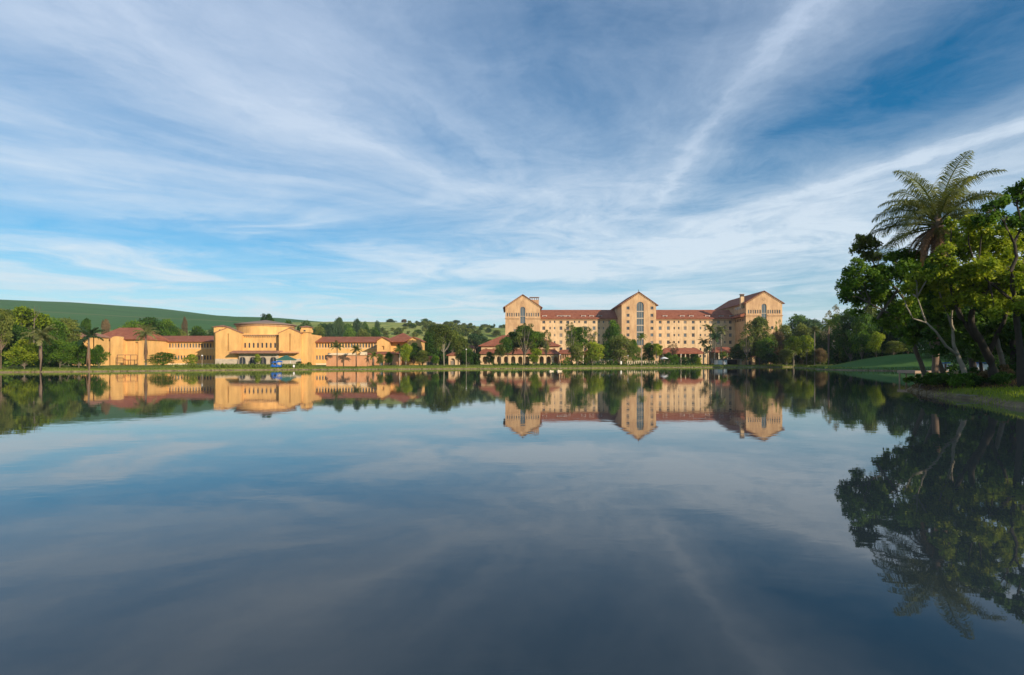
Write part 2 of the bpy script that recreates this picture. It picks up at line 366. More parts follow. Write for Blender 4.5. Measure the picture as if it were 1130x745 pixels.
# small irregularities of the bank
dists = np.hypot(LK[:, 0], LK[:, 1])
wob = np.convolve(rng.normal(0, 1, len(LK)+8), np.ones(9)/9, 'valid')[:len(LK)]
tan = np.roll(LK, -1, 0)-np.roll(LK, 1, 0); tan /= np.linalg.norm(tan, axis=1)[:, None]
NRM = np.stack([-tan[:, 1], tan[:, 0]], 1)
area = .5*np.sum(LK[:, 0]*np.roll(LK[:, 1], -1)-np.roll(LK[:, 0], -1)*LK[:, 1])
if area > 0: NRM = -NRM
LK = LK+NRM*(wob*np.where(dists < 70, .5, 1.2))[:, None]
SA = LK; SB = np.roll(LK, -1, 0)
def sdist(P):
    P = np.asarray(P, float); out = np.empty(len(P))
    for s in range(0, len(P), 4000):
        p = P[s:s+4000][:, None, :]; ab = (SB-SA)[None]; ap = p-SA[None]
        t = np.clip((ap*ab).sum(2)/(ab*ab).sum(2), 0, 1); d = np.linalg.norm(ap-ab*t[..., None], axis=2).min(1)
        q = P[s:s+4000]; y = q[:, 1][:, None]; x = q[:, 0][:, None]
        cond = (SA[:, 1][None] > y) != (SB[:, 1][None] > y)
        xs = (SB[:, 0]-SA[:, 0])[None]*(y-SA[:, 1][None])/np.where(SB[:, 1] == SA[:, 1], 1e-9, SB[:, 1]-SA[:, 1])[None]+SA[:, 0][None]
        ins = (np.sum(cond & (x < xs), 1) % 2) == 1
        out[s:s+4000] = np.where(ins, -d, d)
    return out
def smooth(t): t = np.clip(t, 0, 1); return t*t*(3-2*t)
def hgt(P):
    P = np.asarray(P, float); d = sdist(P); x, y = P[:, 0], P[:, 1]
    h = np.where(d < 0, np.maximum(-1.6, d*.9), .48*smooth(d/.7)+.5*smooth(d/14))
    h = h+np.where(d > 0, 1, 0)*3.3*smooth((x-80)/23)*smooth(d/26)*smooth((190-y)/25)*smooth((y-95)/15)
    near = smooth((70-y)/10)*np.where(x > 15, 1, 0)*np.where(d > 0, 1, 0)
    h = h+near*.55*smooth((d-1)/9)
    h = h+np.where(d > 1, 1, 0)*.06*np.sin(x*.7+np.sin(y*.5))*np.cos(y*.63)
    return h
def ground_mesh():
    pts = []
    for off in (-2.5, -.5, 0.0, .3, .7, 1.6, 3.5, 7):
        st = 1 if abs(off) < 1.7 else 3
        pts.append((LK+NRM*off)[::st])
    g = np.arange(-2.0, 24, 1.2)
    gx, gy = np.meshgrid(np.arange(18, 66, 1.3), np.arange(8, 78, 1.3)); pts.append(np.stack([gx.ravel(), gy.ravel()], 1)+rng.uniform(-.3, .3, (gx.size, 2)))
    gx, gy = np.meshgrid(np.arange(72, 150, 3.5), np.arange(92, 200, 3.5)); pts.append(np.stack([gx.ravel(), gy.ravel()], 1)+rng.uniform(-.5, .5, (gx.size, 2)))
    gx, gy = np.meshgrid(np.arange(-360, 361, 12), np.arange(-120, 421, 12)); pts.append(np.stack([gx.ravel(), gy.ravel()], 1)+rng.uniform(-1, 1, (gx.size, 2)))
    gx, gy = np.meshgrid(np.linspace(-6000, 6000, 31), np.linspace(-3000, 9000, 31)); pts.append(np.stack([gx.ravel(), gy.ravel()], 1))
    P = np.concatenate(pts)
    vs, es, fs, *_ = delaunay_2d_cdt([Vector((float(a), float(b))) for a, b in P], [], [], 0, 1e-3)
    A = np.array([(v[0], v[1]) for v in vs]); h = hgt(A)
    mb = MB(); mb.v = [(float(a), float(b), float(c)) for (a, b), c in zip(A, h)]; mb.f = [tuple(f) for f in fs]
    o = mb.build('ground', M['ground'], None, True); o['kind'] = 'structure'
ground_mesh()
def G(x, y): return float(hgt([(x, y)])[0])
mb = MB(); mb.quad((-400, -60, 0), (400, -60, 0), (400, 300, 0), (-400, 300, 0))
o = mb.build('water', M['water']); o['kind'] = 'structure'

def hill(name, D0, D1, D2, prof, mtl, rough=1.0, nx=160, ny=50, seed=1):
    px = np.array([p for p, _ in prof], float); cz = np.array([Z(q, D1) for _, q in prof])
    r_ = np.random.default_rng(seed); ph = r_.uniform(0, 6, 12)
    xs = np.linspace(X(px[0], D1), X(px[-1], D1), nx); ys = np.linspace(D0, D2, ny)
    mb = MB()
    for j, y in enumerate(ys):
        for i, x in enumerate(xs):
            H = np.interp(x/D1*FP+CX, px, cz)
            t = (y-D0)/(D1-D0) if y < D1 else 1-(y-D1)/(D2-D1)*.8
            t = float(np.clip(t, 0, 1)); t = math.sin(t*math.pi/2)
            w = rough*(math.sin(x*.011+ph[0])*math.sin(y*.013+ph[1])*3+math.sin(x*.035+ph[2])*math.sin(y*.03+ph[3])*1.2)*(1-t*.7)*min(1, t*3)
            mb.v.append((x, y, -3+(H+3)*t+w))
    for j in range(ny-1):
        for i in range(nx-1):
            a = j*nx+i; mb.f.append((a, a+1, a+nx+1, a+nx))
    o = mb.build(name, mtl, None, True); o['kind'] = 'structure'; return o
PAST = [(60, 398), (200, 380), (300, 364), (345, 358), (400, 357.5), (425, 358), (470, 359.2), (510, 361), (550, 364), (620, 364), (760, 370), (860, 380), (960, 390), (1100, 396), (1300, 398)]
def pasture_z(x, y):
    H = float(np.interp(x/700*FP+CX, [p for p, _ in PAST], [Z(q, 700) for _, q in PAST])); t = min(1, max(0, (y-330)/370)); return -3+(H+3)*math.sin(t*math.pi/2)
hill('cane_field_hill', 430, 1200, 2200, [(-900, 350), (-300, 336), (0, 334.5), (60, 335.5), (130, 338.5), (200, 344), (260, 351), (300, 353.5), (345, 355), (420, 362), (520, 375), (640, 396)], M['cane'], 1.0)
hill('pasture_hillside', 330, 700, 1300, PAST, M['pasture'], .5, seed=4)

# ------------------------------------------------------------------ buildings
WM = {}; _wr = random.Random(4)
def window(parent, x, z, w, h, y, glass='glass', arched=False, t=.10, mull=True, n=Vector((0, -1, 0))):
    """one window: frame mesh (part) with its pane (sub-part); x,z = centre, y = plane of the wall; wall faces -Y"""
    if glass == 'glass' and not arched: glass = _wr.choice(('glass', 'glass', 'glass', 'glassb', 'curtain'))
    key = (round(w, 2), round(h, 2), arched, glass)
    if key not in WM:
        f = MB(); p = MB()
        if arched:
            r = w/2; zs = h/2-r; f.tube([(-r+t/2, 0, -h/2)]+[(-(r-t/2)*math.cos(math.pi*k/8), 0, zs+(r-t/2)*math.sin(math.pi*k/8)) for k in range(9)]+[(r-t/2, 0, -h/2)], t/2, 4)
            pts = archp(-r, r, -h/2, zs); p.quad(*[(a, .06, b) for a, b in pts])
        else:
            f.box(-w/2, -w/2+t, 0, .08, -h/2, h/2); f.box(w/2-t, w/2, 0, .08, -h/2, h/2)
            f.box(-w/2+t, w/2-t, 0, .08, h/2-t, h/2); f.box(-w/2+t, w/2-t, 0, .08, -h/2, -h/2+t)
            p.quad((-w/2, .05, -h/2), (w/2, .05, -h/2), (w/2, .05, h/2), (-w/2, .05, h/2))
        if mull and w > 1: f.box(-.04, .04, .01, .07, -h/2+t, h/2-t)
        fo = f.build('window', M['frame']); po = p.build('pane', M[glass])
        WM[key] = (fo.data, po.data); bpy.data.objects.remove(fo); bpy.data.objects.remove(po)
    fd, pd = WM[key]
    a = link('window', fd, None, parent); a.location = (x, y+.2, z)
    b = link('pane', pd, None, a)
    return a
def add_windows(parent, lst, y, **kw):
    for (x, z, w, h) in lst: window(parent, x, z, w, h, y, **kw)

def hotel():
    t = thing('grand_hotel', 'large peach rendered hotel with three gabled towers and red tiled roofs', 'hotel', (0, 300, 0))
    S = 300.0; s = S/FP
    zs = [Z(p, S) for p in (355.2, 362.2, 369.9, 377.7, 385.4, 393)]
    zb = .5; ze = Z(352, S); zr = Z(342, 309)
    low = MB()
    def wing(x0, x1, cols, nrows):
        holes = []; lw = []
        for (px, wide) in cols:
            x = X(px, S); w = 1.5 if wide else .8
            for r, z in enumerate(zs):
                h = 1.9 if wide else 1.3
                holes.append(rect(x-w/2-x0, x+w/2-x0, z-h/2, z+h/2))
                if r < nrows: window(t, x, z, w, h, 0)
                else: low.box(x-w/2, x+w/2, .2, .28, z-h/2, z+h/2)
        w_ = MB(); w_.wall((x0, 0, 0), (1, 0, 0), (0, -1, 0), rect(0, x1-x0, zb, ze), holes, .4)
        w_.box(x0, x1, .6, 17, zb, ze-.01)
        ob = w_.build('wing', M['peach'], t)
        rf = MB(); rf.hip(x0-.5, x1+.5, -1.0, 18.5, ze, zr, .5, .3); rf.build('roof', M['roof'], ob)
        c = MB(); c.box(x0+.1, x1-.1, -.25, -.002, ze-.9, ze-.55); c.build('cornice', M['trim'], ob)
        return ob
    L = X(594, 300); Mx0 = 55.5; Mx1 = 72.9
    colsL = [(600, 1), (607, 0), (612, 0), (619, 1), (626.5, 1), (634, 0), (639, 0), (646, 1), (655.5, 1), (661, 0), (666, 0), (673, 1)]
    colsR = [(728.5, 1), (737.5, 1), (744, 0), (749, 0), (756, 1), (765, 1), (773, 0), (778, 0), (784, 1), (793, 1), (800, 0), (806, 1)]
    wing(L, Mx0-.05, colsL, 4); wing(Mx1+.05, 117.9, colsR, 4)
    o = low.build('window', M['glass'], t); o['kind'] = 'stuff'
    def tower(cx, y, w, depth, zeave, zpeak, holes, ridge_hip=False):
        m = MB(); x0 = cx-w/2
        m.wall((x0, y, 0), (1, 0, 0), (0, -1, 0), [(0, zb), (w, zb), (w, zeave), (w/2, zpeak), (0, zeave)], holes, .45)
        m.quad((x0, y, zb), (x0, y, zeave), (x0, y+depth, zeave), (x0, y+depth, zb))
        m.quad((x0+w, y, zb), (x0+w, y+depth, zb), (x0+w, y+depth, zeave), (x0+w, y, zeave))
        m.quad((x0+.05, y+.6, zb), (x0+w-.05, y+.6, zb), (x0+w-.05, y+.6, zeave-.1), (cx, y+.6, zpeak-.1), (x0+.05, y+.6, zeave-.1))
        m.quad((x0, y+depth, zb), (x0, y+depth, zeave), (cx, y+depth, zpeak), (x0+w, y+depth, zeave), (x0+w, y+depth, zb))
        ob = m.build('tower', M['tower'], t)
        rf = MB(); k = (zpeak-zeave)/(w/2); rf.gable(x0-1.2, x0+w+1.2, y-.45, y+depth+.5, zeave-1.2*k, zpeak, .22); rf.build('roof', M['roof'], ob)
        br = MB()
        for i in range(12):
            a = i/11; 
            for sg in (-1, 1):
                xx = cx+sg*(w/2)*a; zz = zpeak-abs(xx-cx)*k-.1
                br.box(xx-.15, xx+.15, y-.5, y-.01, zz-.55, zz-.1)
        br.build('eaves_bracket', M['trim'], ob)['kind'] = 'stuff'
        return ob
    # middle tower
    y = -12; s2 = 288.0
    hol = []; wl = []
    for pxw in (693, 719.4):
        for py in (340, 348, 355.2, 362.4, 369.7, 378, 386, 393):
            x, z = X(pxw, s2), Z(py, s2)
            hol.append(rect(x-.75-55.5, x+.75-55.5, z-.8, z+.8)); wl.append((x, z, 1.5, 1.6))
    gx0, gx1, gz0, gz1 = X(702.6, s2), X(710.4, s2), Z(381, s2), Z(337, s2)
    hol.append(archp(gx0-55.5, gx1-55.5, gz0, gz1, 12))
    tw = tower(64.2, y, 17.4, 30, Z(335.5, s2), Z(322.3, s2), hol); add_windows(t, wl[:6]+wl[8:14], y)
    g = MB(); p = archp(gx0, gx1, gz0, gz1, 12); g.quad(*[(a, y+.4, b) for a, b in p]); g.build('stair_glazing', M['glassb'], tw)
    g = MB()
    for py in (343.7, 351.3, 359, 366.5, 374): g.box(gx0, gx1, y+.12, y+.3, Z(py, s2)-.28, Z(py, s2)+.28)
    for a in (.33, .66): g.box(gx0+(gx1-gx0)*a-.07, gx0+(gx1-gx0)*a+.07, y+.14, y+.28, gz0, gz1+1.2)
    g.build('stair_spandrel', M['frame'], tw)
    g = MB(); q = X(705.6, s2); g.tube([(q, y+2, Z(322, s2)), (q, y+2, Z(319, s2))], .12, 6); g.build('finial', M['dark'], tw)
    # end towers
    for cx, yy, w, dep, e, pk, pc in ((5.5, -10, 17.8, 30, 338, 325.2, 577), (126.7, -14, 18.2, 46, 333.6, 321.2, 843.2)):
        DD = 300+yy; sc = DD/FP; x0 = cx-w/2; hol = []; wl = []
        off = 0 if yy == -10 else -3.3
        for sg in (-1, 1):
            for k in range(6):
                x = cx+sg*(4.4+k*2.55)*sc*1.0; z = Z(347.3+off, DD)
                hol.append(rect(x-.33-x0, x+.33-x0, z-.95, z+.95)); wl.append((x, z, .66, 1.9))
        for sg in (-1, 1):
            for pq in (365, 374, 383):
                x = cx+sg*9*sc; z = Z(pq+off, DD); hol.append(rect(x-.6-x0, x+.6-x0, z-.8, z+.8)); wl.append((x, z, 1.2, 1.6))
        az0, az1 = Z(357+off, DD), Z(341.2+off, DD)
        hol.append(archp(w/2-1.25, w/2+1.25, az0, az1, 10))
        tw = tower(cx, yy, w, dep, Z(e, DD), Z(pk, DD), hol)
        for q in wl: window(t, *q, yy, mull=False)
        g = MB(); g.quad(*[(cx+a, yy+.4, b) for a, b in archp(-1.25, 1.25, az0, az1, 10)]); g.build('arched_glazing', M['glassb'], tw)
        g = MB(); g.box(cx-1.25, cx+1.25, yy+.15, yy+.3, Z(349+off, DD)-.15, Z(349+off, DD)+.15); g.box(cx-.07, cx+.07, yy+.15, yy+.3, az0, az1+1.2); g.build('mullion', M['frame'], tw)
        c = MB(); zc = Z(351.6+off, DD)
        c.box(x0-.25, cx-1.7, yy-.3, yy-.002, zc-.25, zc+.25); c.box(cx+1.7, x0+w+.25, yy-.3, yy-.002, zc-.25, zc+.25); c.build('cornice', M['trim'], tw)
        c = MB(); c.lathe(0, 0, [(.75, 0), (.75, .12), (.5, .12), (.5, 0)], 16)
        ob = c.build('roundel', M['trim'], tw); ob.rotation_euler = (R(90), 0, 0); ob.location = (cx, yy, Z(333.5+off, DD))
        if yy == -14:      # side windows of the long right hand range, seen obliquely
            sw = MB(); bandz = Z(340, 290)
            for k in range(6):
                for zq in (Z(338, 285), Z(346.5, 288), Z(353, 290)):
                    sw.box(x0-.03, x0-.004, yy+2+k*2.1, yy+3+k*2.1, zq-.7, zq+.7)
            o = sw.build('side_window', M['glass'], tw); o['kind'] = 'stuff'
            lean = MB(); lean.v = [(x0-2.6, yy+.5, Z(347.5, 288)), (x0-2.6, yy+13.9, Z(347.5, 280)), (x0, yy+13.9, Z(344.2, 280)), (x0, yy+.5, Z(344.2, 280)), (x0-2.6, yy+.5, Z(348.3, 280)), (x0-2.6, yy+13.9, Z(348.3, 280)), (x0, yy+13.9, Z(348.3, 280)), (x0, yy+.5, Z(348.3, 280))]
            lean.f = [(0, 1, 2, 3), (4, 7, 6, 5), (0, 4, 5, 1), (0, 3, 7, 4), (1, 5, 6, 2)]; lean.build('side_roof', M['roof'], tw)
    # chimneys
    c = MB(); cxx = X(590, 292); c.box(cxx-2.4, cxx+2.2, -7, -4, Z(337, 294), Z(331.2, 294)); 
    o = c.build('chimney', M['trim'], t)
    c = MB(); c.box(cxx-2.6, cxx+2.4, -7.2, -3.8, Z(328.6, 294), Z(328, 294))
    for q in (-2.3, -1.2, 0, 1.1, 2.0): c.box(cxx+q-.12, cxx+q+.12, -7, -4, Z(331.2, 294), Z(328.6, 294))
    c.build('chimney_cap', M['lead'], o)
    cxx = X(818.5, 290); c = MB(); c.box(cxx-.85, cxx+.85, -11, -9.5, Z(340, 290), Z(327.6, 290)); o = c.build('chimney', M['peach'], t)
    c = MB(); c.box(cxx-1.1, cxx+1.1, -11.2, -9.3, Z(325.2, 290), Z(324.7, 290))
    for a in (-.75, 0, .75): c.box(cxx+a-.1, cxx+a+.1, -11, -9.6, Z(327.6, 290), Z(325.2, 290))
    c.build('chimney_cap', M['lead'], o)
    # dormers
    for px in (601, 617, 621.5, 627, 644, 653, 662, 734, 753, 763, 781, 796, 808):
        x = X(px, 301); z = Z(349.4, 301); c = MB(); c.box(x-1.2, x+1.2, 1.2, 6, z-.6, z+.6); o = c.build('dormer', M['white'], t)
        c = MB(); c.box(x-1.4, x+1.4, .95, 6.2, z+.62, z+.85); c.build('dormer_roof', M['roof'], o)
        c = MB(); c.box(x-.75, x+.75, 1.12, 1.19, z-.38, z+.4); c.build('pane', M['glass'], o)
hotel()

def pavilion_front():
    D = 240.0; t = thing('dining_pavilion', 'two tier red roofed arcaded pavilion in front of the left hotel tower', 'pavilion', (0, D, 0))
    x0, x1 = X(531, D), X(616, D); g = .6
    m = MB(); m.wall((x0, 0, 0), (1, 0, 0), (0, -1, 0), rect(0, x1-x0, g, Z(382, D)), [rect(a, a+1.0, Z(388, D), Z(384.5, D)) for a in np.arange(1.5, x1-x0-2, 3.2)], .3)
    m.box(x0, x1, .5, 16, g, Z(382.01, D)); o = m.build('wall', M['peach'], t)
    r = MB(); r.hip(x0-1.2, x1+1.2, -1.2, 17.2, Z(382.2, D), Z(370, 248), 10, .25); r.build('roof', M['roof'], t)
    D2 = 235.0; y = -5; xa, xb = X(529.5, D2), X(616, D2)
    hol = []; gl = []
    for k in range(11):
        a = 1.2+k*2.93; hol.append(archp(a, a+1.75, 1.2, Z(395.6, D2), 8))
    m = MB(); m.wall((xa, y, 0), (1, 0, 0), (0, -1, 0), rect(0, xb-xa, g, Z(391, D2)), hol, .5); m.quad((xb, y, g), (xb, 0, g), (xb, 0, Z(391, D2)), (xb, y, Z(391, D2))); m.quad((xa, y, g), (xa, y, Z(391, D2)), (xa, 0, Z(391, D2)), (xa, 0, g))
    m.build('arcade', M['peach'], t)
    m = MB(); zt = Z(385.2, 238); ze = Z(390.9, D2)
    m.v = [(xa-1, y-1, ze), (xb+1, y-1, ze), (xb+1, -.02, ze), (xa-1, -.02, ze), (xa+1, -.02, zt), (xb-1, -.02, zt)]
    m.f = [(0, 3, 2, 1), (0, 1, 5, 4), (1, 2, 5), (3, 0, 4), (2, 3, 4, 5)]; m.build('porch_roof', M['roof'], t)
    m = MB(); xc, xd = X(616.6, D), X(631, D); m.box(xc, xd, -1, 10, Z(391.4, D), Z(390.6, D)); m.build('portico_beam', M['peach'], t)
    m = MB(); m.hip(xc-.3, xd+.8, -1.8, 11, Z(390.6, D), Z(386, 245), 1.5, .2); m.build('portico_roof', M['roof'], t)
    for k in range(6):
        xx = xc+.3+k*(xd-xc-.6)/5; m = MB(); m.box(xx-.16, xx+.16, -.9, -.55, g, Z(391.4, D)); m.build('column', M['peach'], t)
    m = MB(); m.box(xc, xd, 5, 5.3, g, Z(391.5, D)); m.build('portico_wall', M['brickwall'], t)
pavilion_front()
def verandah(pxa, pxb, D, yt, ye, label, n):
    t = thing('verandah', label, 'verandah', (0, D, 0), 0, 'verandahs before the hotel'); xa, xb = X(pxa, D), X(pxb, D); g = .6
    m = MB(); m.hip(xa-.6, xb+.6, -.6, 9, Z(ye, D), Z(yt, D+4.5), 3, .2); m.build('roof', M['roof'], t)
    for k in range(n):
        x = xa+.3+k*(xb-xa-.6)/(n-1); m = MB(); m.box(x-.2, x+.2, 0, .4, g, Z(ye, D)-.01); m.build('column', M['pale'], t)
    m = MB(); m.box(xa+.3, xb-.3, 5.5, 8, g, Z(ye, D)-.02); m.build('wall', M['trim'], t)
    for k in range(n-1):
        x = xa+.3+(k+.5)*(xb-xa-.6)/(n-1); window(t, x, 2.6, 1.6, 2.4, 5.2)
verandah(731, 777, 268, 384, 390.5, 'long low red roofed verandah at the foot of the hotel right wing', 10)
verandah(788, 813, 262, 383, 389, 'short shaded red roofed verandah below the right hotel tower', 6)
verandah(643, 672, 262, 386, 391, 'low red roofed verandah seen behind trees left of the middle tower', 7)

def bath():
    D = 185.0; t = thing('bathhouse', 'ochre bathhouse with round drum roof, two gables, corner turrets and long wings', 'bathhouse', (0, D, 0))
    g = .6; x = lambda p: X(p, D); z = lambda p: Z(p, D)
    # gabled blocks
    for a, b, pk, ev in ((241.5, 268.5, 362, 367.2), (310.5, 334.5, 362.6, 367.8)):
        w = x(b)-x(a); m = MB(); c = w/2
        m.wall((x(a), -2, 0), (1, 0, 0), (0, -1, 0), [(0, g), (w, g), (w, z(ev)), (c, z(pk)), (0, z(ev))], [rect(c-.18, c+.18, z(387.5), z(368.5))], .5)
        m.quad((x(a), -2, g), (x(a), -2, z(ev)), (x(a), 18, z(ev)), (x(a), 18, g)); m.quad((x(b), -2, g), (x(b), 18, g), (x(b), 18, z(ev)), (x(b), -2, z(ev)))
        m.quad((x(a)+.05, -1.4, g), (x(b)-.05, -1.4, g), (x(b)-.05, -1.4, z(ev)-.1), (x(a)+.05, -1.4, z(ev)-.1))
        o = m.build('gable_block', M['ochre'], t)
        r = MB(); r.gable(x(a)-.3, x(b)+.3, -2.25, -.2, z(ev)-.2, z(pk), .18); r.build('roof', M['roof2'], o)
        s_ = MB(); s_.box(x(a)-.08, x(b)+.08, -2.12, -2.003, g, z(396)); s_.build('stone_plinth', M['stone'], o)
    # middle
    xa, xb = x(268.5), x(310.5); hol = []
    for k in range(9):
        c = x(270.3+k*4.72)-xa; hol.append(archp(c-.33, c+.33, z(383.8), z(379)-.1, 6))
    arch = []
    for p in (271.9, 283.3, 294.3, 305.5):
        c = x(p)-xa; arch.append(archp(c-1.15, c+1.15, z(402.5), z(397.6), 10))
    m = MB(); m.wall((xa, 0, 0), (1, 0, 0), (0, -1, 0), rect(0, xb-xa, z(388.5), z(369.2)), hol, .4); m.box(xa, xb, .5, 18, z(388.5), z(369.3)); m.build('central_wall', M['ochre'], t)
    for h in hol: 
        c = (h[0][0]+h[1][0])/2+xa; window(t, c, (z(383.8)+z(379)+.23)/2, .66, z(379)+.23-z(383.8), 0, arched=True, t=.07, mull=False)
    m = MB(); m.wall((xa, -3, 0), (1, 0, 0), (0, -1, 0), rect(0, xb-xa, g, z(389.4)), arch, .5); m.box(xa, xb, -2.4, 0, g, z(389.5)); m.build('arcade', M['stone'], t)
    for h in arch:
        c = (h[0][0]+h[1][0])/2+xa; window(t, c, (z(402.5)+z(397.6)+1.15)/2, 2.3, z(397.6)+1.15-z(402.5), -3, arched=True, t=.16)
    m = MB(); xr0, xr1 = x(261), x(315)
    m.v = [(xr0, -5.2, z(390.2)), (xr1, -5.2, z(390.2)), (xr1, -2.15, z(390.2)), (xr0, -2.15, z(390.2)), (xr0, -2.15, z(387.1)), (xr1, -2.15, z(387.1)), (xr0, -5.2, z(389.6)), (xr1, -5.2, z(389.6))]
    m.f = [(0, 3, 2, 1), (0, 1, 7, 6), (6, 7, 5, 4), (0, 6, 4, 3), (1, 2, 5, 7), (2, 3, 4, 5)]; m.build('canopy_roof', M['roof2'], t)
    m = MB(); m.box(x(312), x(333), -4.2, -2.15, z(390), z(388.3)); m.build('canopy_roof', M['brickwall'], t)
    m = MB(); m.box(xa+.02, xb-.02, -.5, -.003, z(370.2), z(369.4)); 
    for k in range(16): q = xa+.6+k*(xb-xa-1.2)/15; m.box(q-.12, q+.12, -.4, -.003, z(372), z(370.25))
    m.build('cornice', M['trim'], t)
    # drum
    cx, cy = X(293.6, 200), 15.0; rr = 9.35
    m = MB(); m.lathe(cx, cy, [(rr, g), (rr, Z(357.6, 191))], 64); o = m.build('drum', M['ochre'], t, True)
    zt = Z(357.6, 191); m = MB(); m.lathe(cx, cy, [(rr, zt), (rr+.9, zt+.05), (rr+.9, zt+.35), (rr*.45, zt+1.35), (.01, zt+2.0)], 64); m.build('roof', M['lead'], o)
    m = MB(); m.lathe(cx, cy, [(rr+.01, zt-.7), (rr+.3, zt-.6), (rr+.3, zt-.05), (rr+.01, zt)], 64); m.build('cornice', M['trim'], o)
    # turrets
    for pa, pb, top, neck in ((239.5, 250, 358.6, 366.6), (332.8, 342.5, 359.2, 367)):
        c = (x(pa)+x(pb))/2; w = (x(pb)-x(pa))/2; m = MB()
        m.box(c-w*.72, c+w*.72, -.8 if pa > 300 else -1.9, 2.2, g, z(neck-.1)); m.box(c-w, c+w, -1.2, 2.6, z(neck), z(neck-3.2)); m.box(c-w*.85, c+w*.85, -1.0, 2.4, z(neck-3.2), z(top+2.2)); o = m.build('turret', M['ochre'], t)
        m = MB(); m.hip(c-w*1.12, c+w*1.12, -1.4, 2.8, z(top+2.2), z(top), w*1.1, .12); m.build('roof', M['roof2'], o)
        m = MB(); m.box(c-.3, c+.3, -1.26, -1.203, z(neck-1), z(neck-2.6)); m.box(c-w-.05, c-w-.003, 0, 1, z(neck-1), z(neck-2.6)); m.build('opening', M['glass'], o)
    m = MB(); xt = X(239.3, 192); m.box(xt, xt+3.4, 5, 9.5, g, Z(361.5, 192)); o = m.build('added_shade_block', M['ochre'], t); m = MB(); m.hip(xt-.4, xt+3.8, 4.6, 9.9, Z(361.5, 192), Z(359.3, 192), 1.9, .12); m.build('roof', M['roof2'], o)  # extra block behind the left turret, added to throw shadow on the left wing
    # wings
    for (pa, pb, DD, ev, rg, n) in ((156, 241, 203., 377.4, 370.6, 26), (341, 419, 197., 378, 371.6, 24)):
        y = DD-D; x0, x1 = X(pa, DD), X(pb, DD); L = x1-x0; hol = []; wl = []
        for k in range(n):
            c = (k+.7)*L/(n+.4)
            for (za, zc) in ((383.7, 379), (397, 392.3)):
                hol.append(rect(c-.32, c+.32, Z(za, DD), Z(zc, DD))); wl.append((x0+c, (Z(za, DD)+Z(zc, DD))/2, .64, Z(zc, DD)-Z(za, DD)))
        m = MB(); m.wall((x0, y, 0), (1, 0, 0), (0, -1, 0), rect(0, L, g, Z(ev, DD)), hol, .35); m.box(x0, x1, y+.6, y+14, g, Z(ev, DD)-.01); o = m.build('wing', M['ochre'], t)
        for q in wl[:48]: window(t, *q, y, t=.05, mull=False)
        m = MB(); m.hip(x0-.3, x1+.3, y-.9, y+15, Z(ev, DD), Z(rg, DD+7), .3, .2); m.build('roof', M['roof'], o)
        m = MB(); m.box(x0, x1, y-.1, y-.003, Z(384.6, DD), Z(384.1, DD)); m.box(x0, x1, y-.12, y-.003, g, Z(401, DD)); m.build('string_course', M['pale'], o)
    # left end pavilion
    DD = 188.; y = DD-D; xx = lambda p: X(p, DD); zz = lambda p: Z(p, DD)
    m = MB(); w = xx(155)-xx(108)
    hol = [rect(xx(116)-xx(108), xx(117.6)-xx(108), zz(381.5), zz(379)), rect(xx(115)-xx(108), xx(121)-xx(108), zz(395), zz(389.5)), rect(xx(149)-xx(108), xx(152.5)-xx(108), zz(397), zz(377.5))]
    m.wall((xx(108), y, 0), (1, 0, 0), (0, -1, 0), rect(0, w, g, zz(374.5)), hol, .5); m.box(xx(108), xx(155), y+.7, y+15, g, zz(374.6)); o = m.build('end_pavilion', M['ochre'], t)
    m = MB(); m.hip(xx(103.5), xx(156.5), y-1.2, y+16, zz(374.8), Z(361.8, 196), 3.4, .2); m.build('roof', M['roof'], o)
    m = MB(); m.box(xx(112), xx(122), y-1.4, y-.003, zz(388.5), zz(384.5)); m.build('balcony', M['brickwall'], o)
    m = MB(); c = (xx(125.5)+xx(139))/2; rr_ = (xx(139)-xx(125.5))/2
    m.wall((xx(125.5), y-1.6, 0), (1, 0, 0), (0, -1, 0), archp(0, 2*rr_, g, zz(375), 8)[0:2]+[(c-xx(125.5)+rr_*math.cos(math.pi*k/8), zz(374.5)+.95*math.sin(math.pi*k/8)) for k in range(9)], [], .3)
    m.quad((xx(125.5), y-1.6, g), (xx(125.5), y-1.6, zz(374.5)), (xx(125.5), y, zz(374.5)), (xx(125.5), y, g)); m.quad((xx(139), y-1.6, g), (xx(139), y, g), (xx(139), y, zz(374.5)), (xx(139), y-1.6, zz(374.5)))
    m.v += [(c+rr_*math.cos(math.pi*k/8), y-1.6+dy, zz(374.5)+.95*math.sin(math.pi*k/8)) for dy in (0, 6) for k in range(9)]; b = len(m.v)-18; m.f += [(b+k, b+k+1, b+k+10, b+k+9) for k in range(8)]
    m.build('bay', M['ochre'], o)
    m = MB()
    for p in (138.5, 147, 153, 160): m.box(xx(p)-.07, xx(p)+.07, y-4, y-3.86, g, zz(392.2))
    m.box(xx(138.5), xx(160), y-4, y-3.86, zz(392.2), zz(391.6)); m.box(xx(138.5), xx(160), y-4, y-3.86, zz(397.6), zz(397.1)); m.build('balustrade', M['rust'], o)
    # right end pavilion
    m = MB(); m.box(xx(429), xx(455), y+2, y+18, g, zz(377.4)); o = m.build('end_pavilion', M['ochre'], t)
    m = MB(); m.hip(xx(422), xx(457), y-1, y+18.5, zz(377.6), Z(367.6, 197), 5, .2); m.build('roof', M['roof'], o)
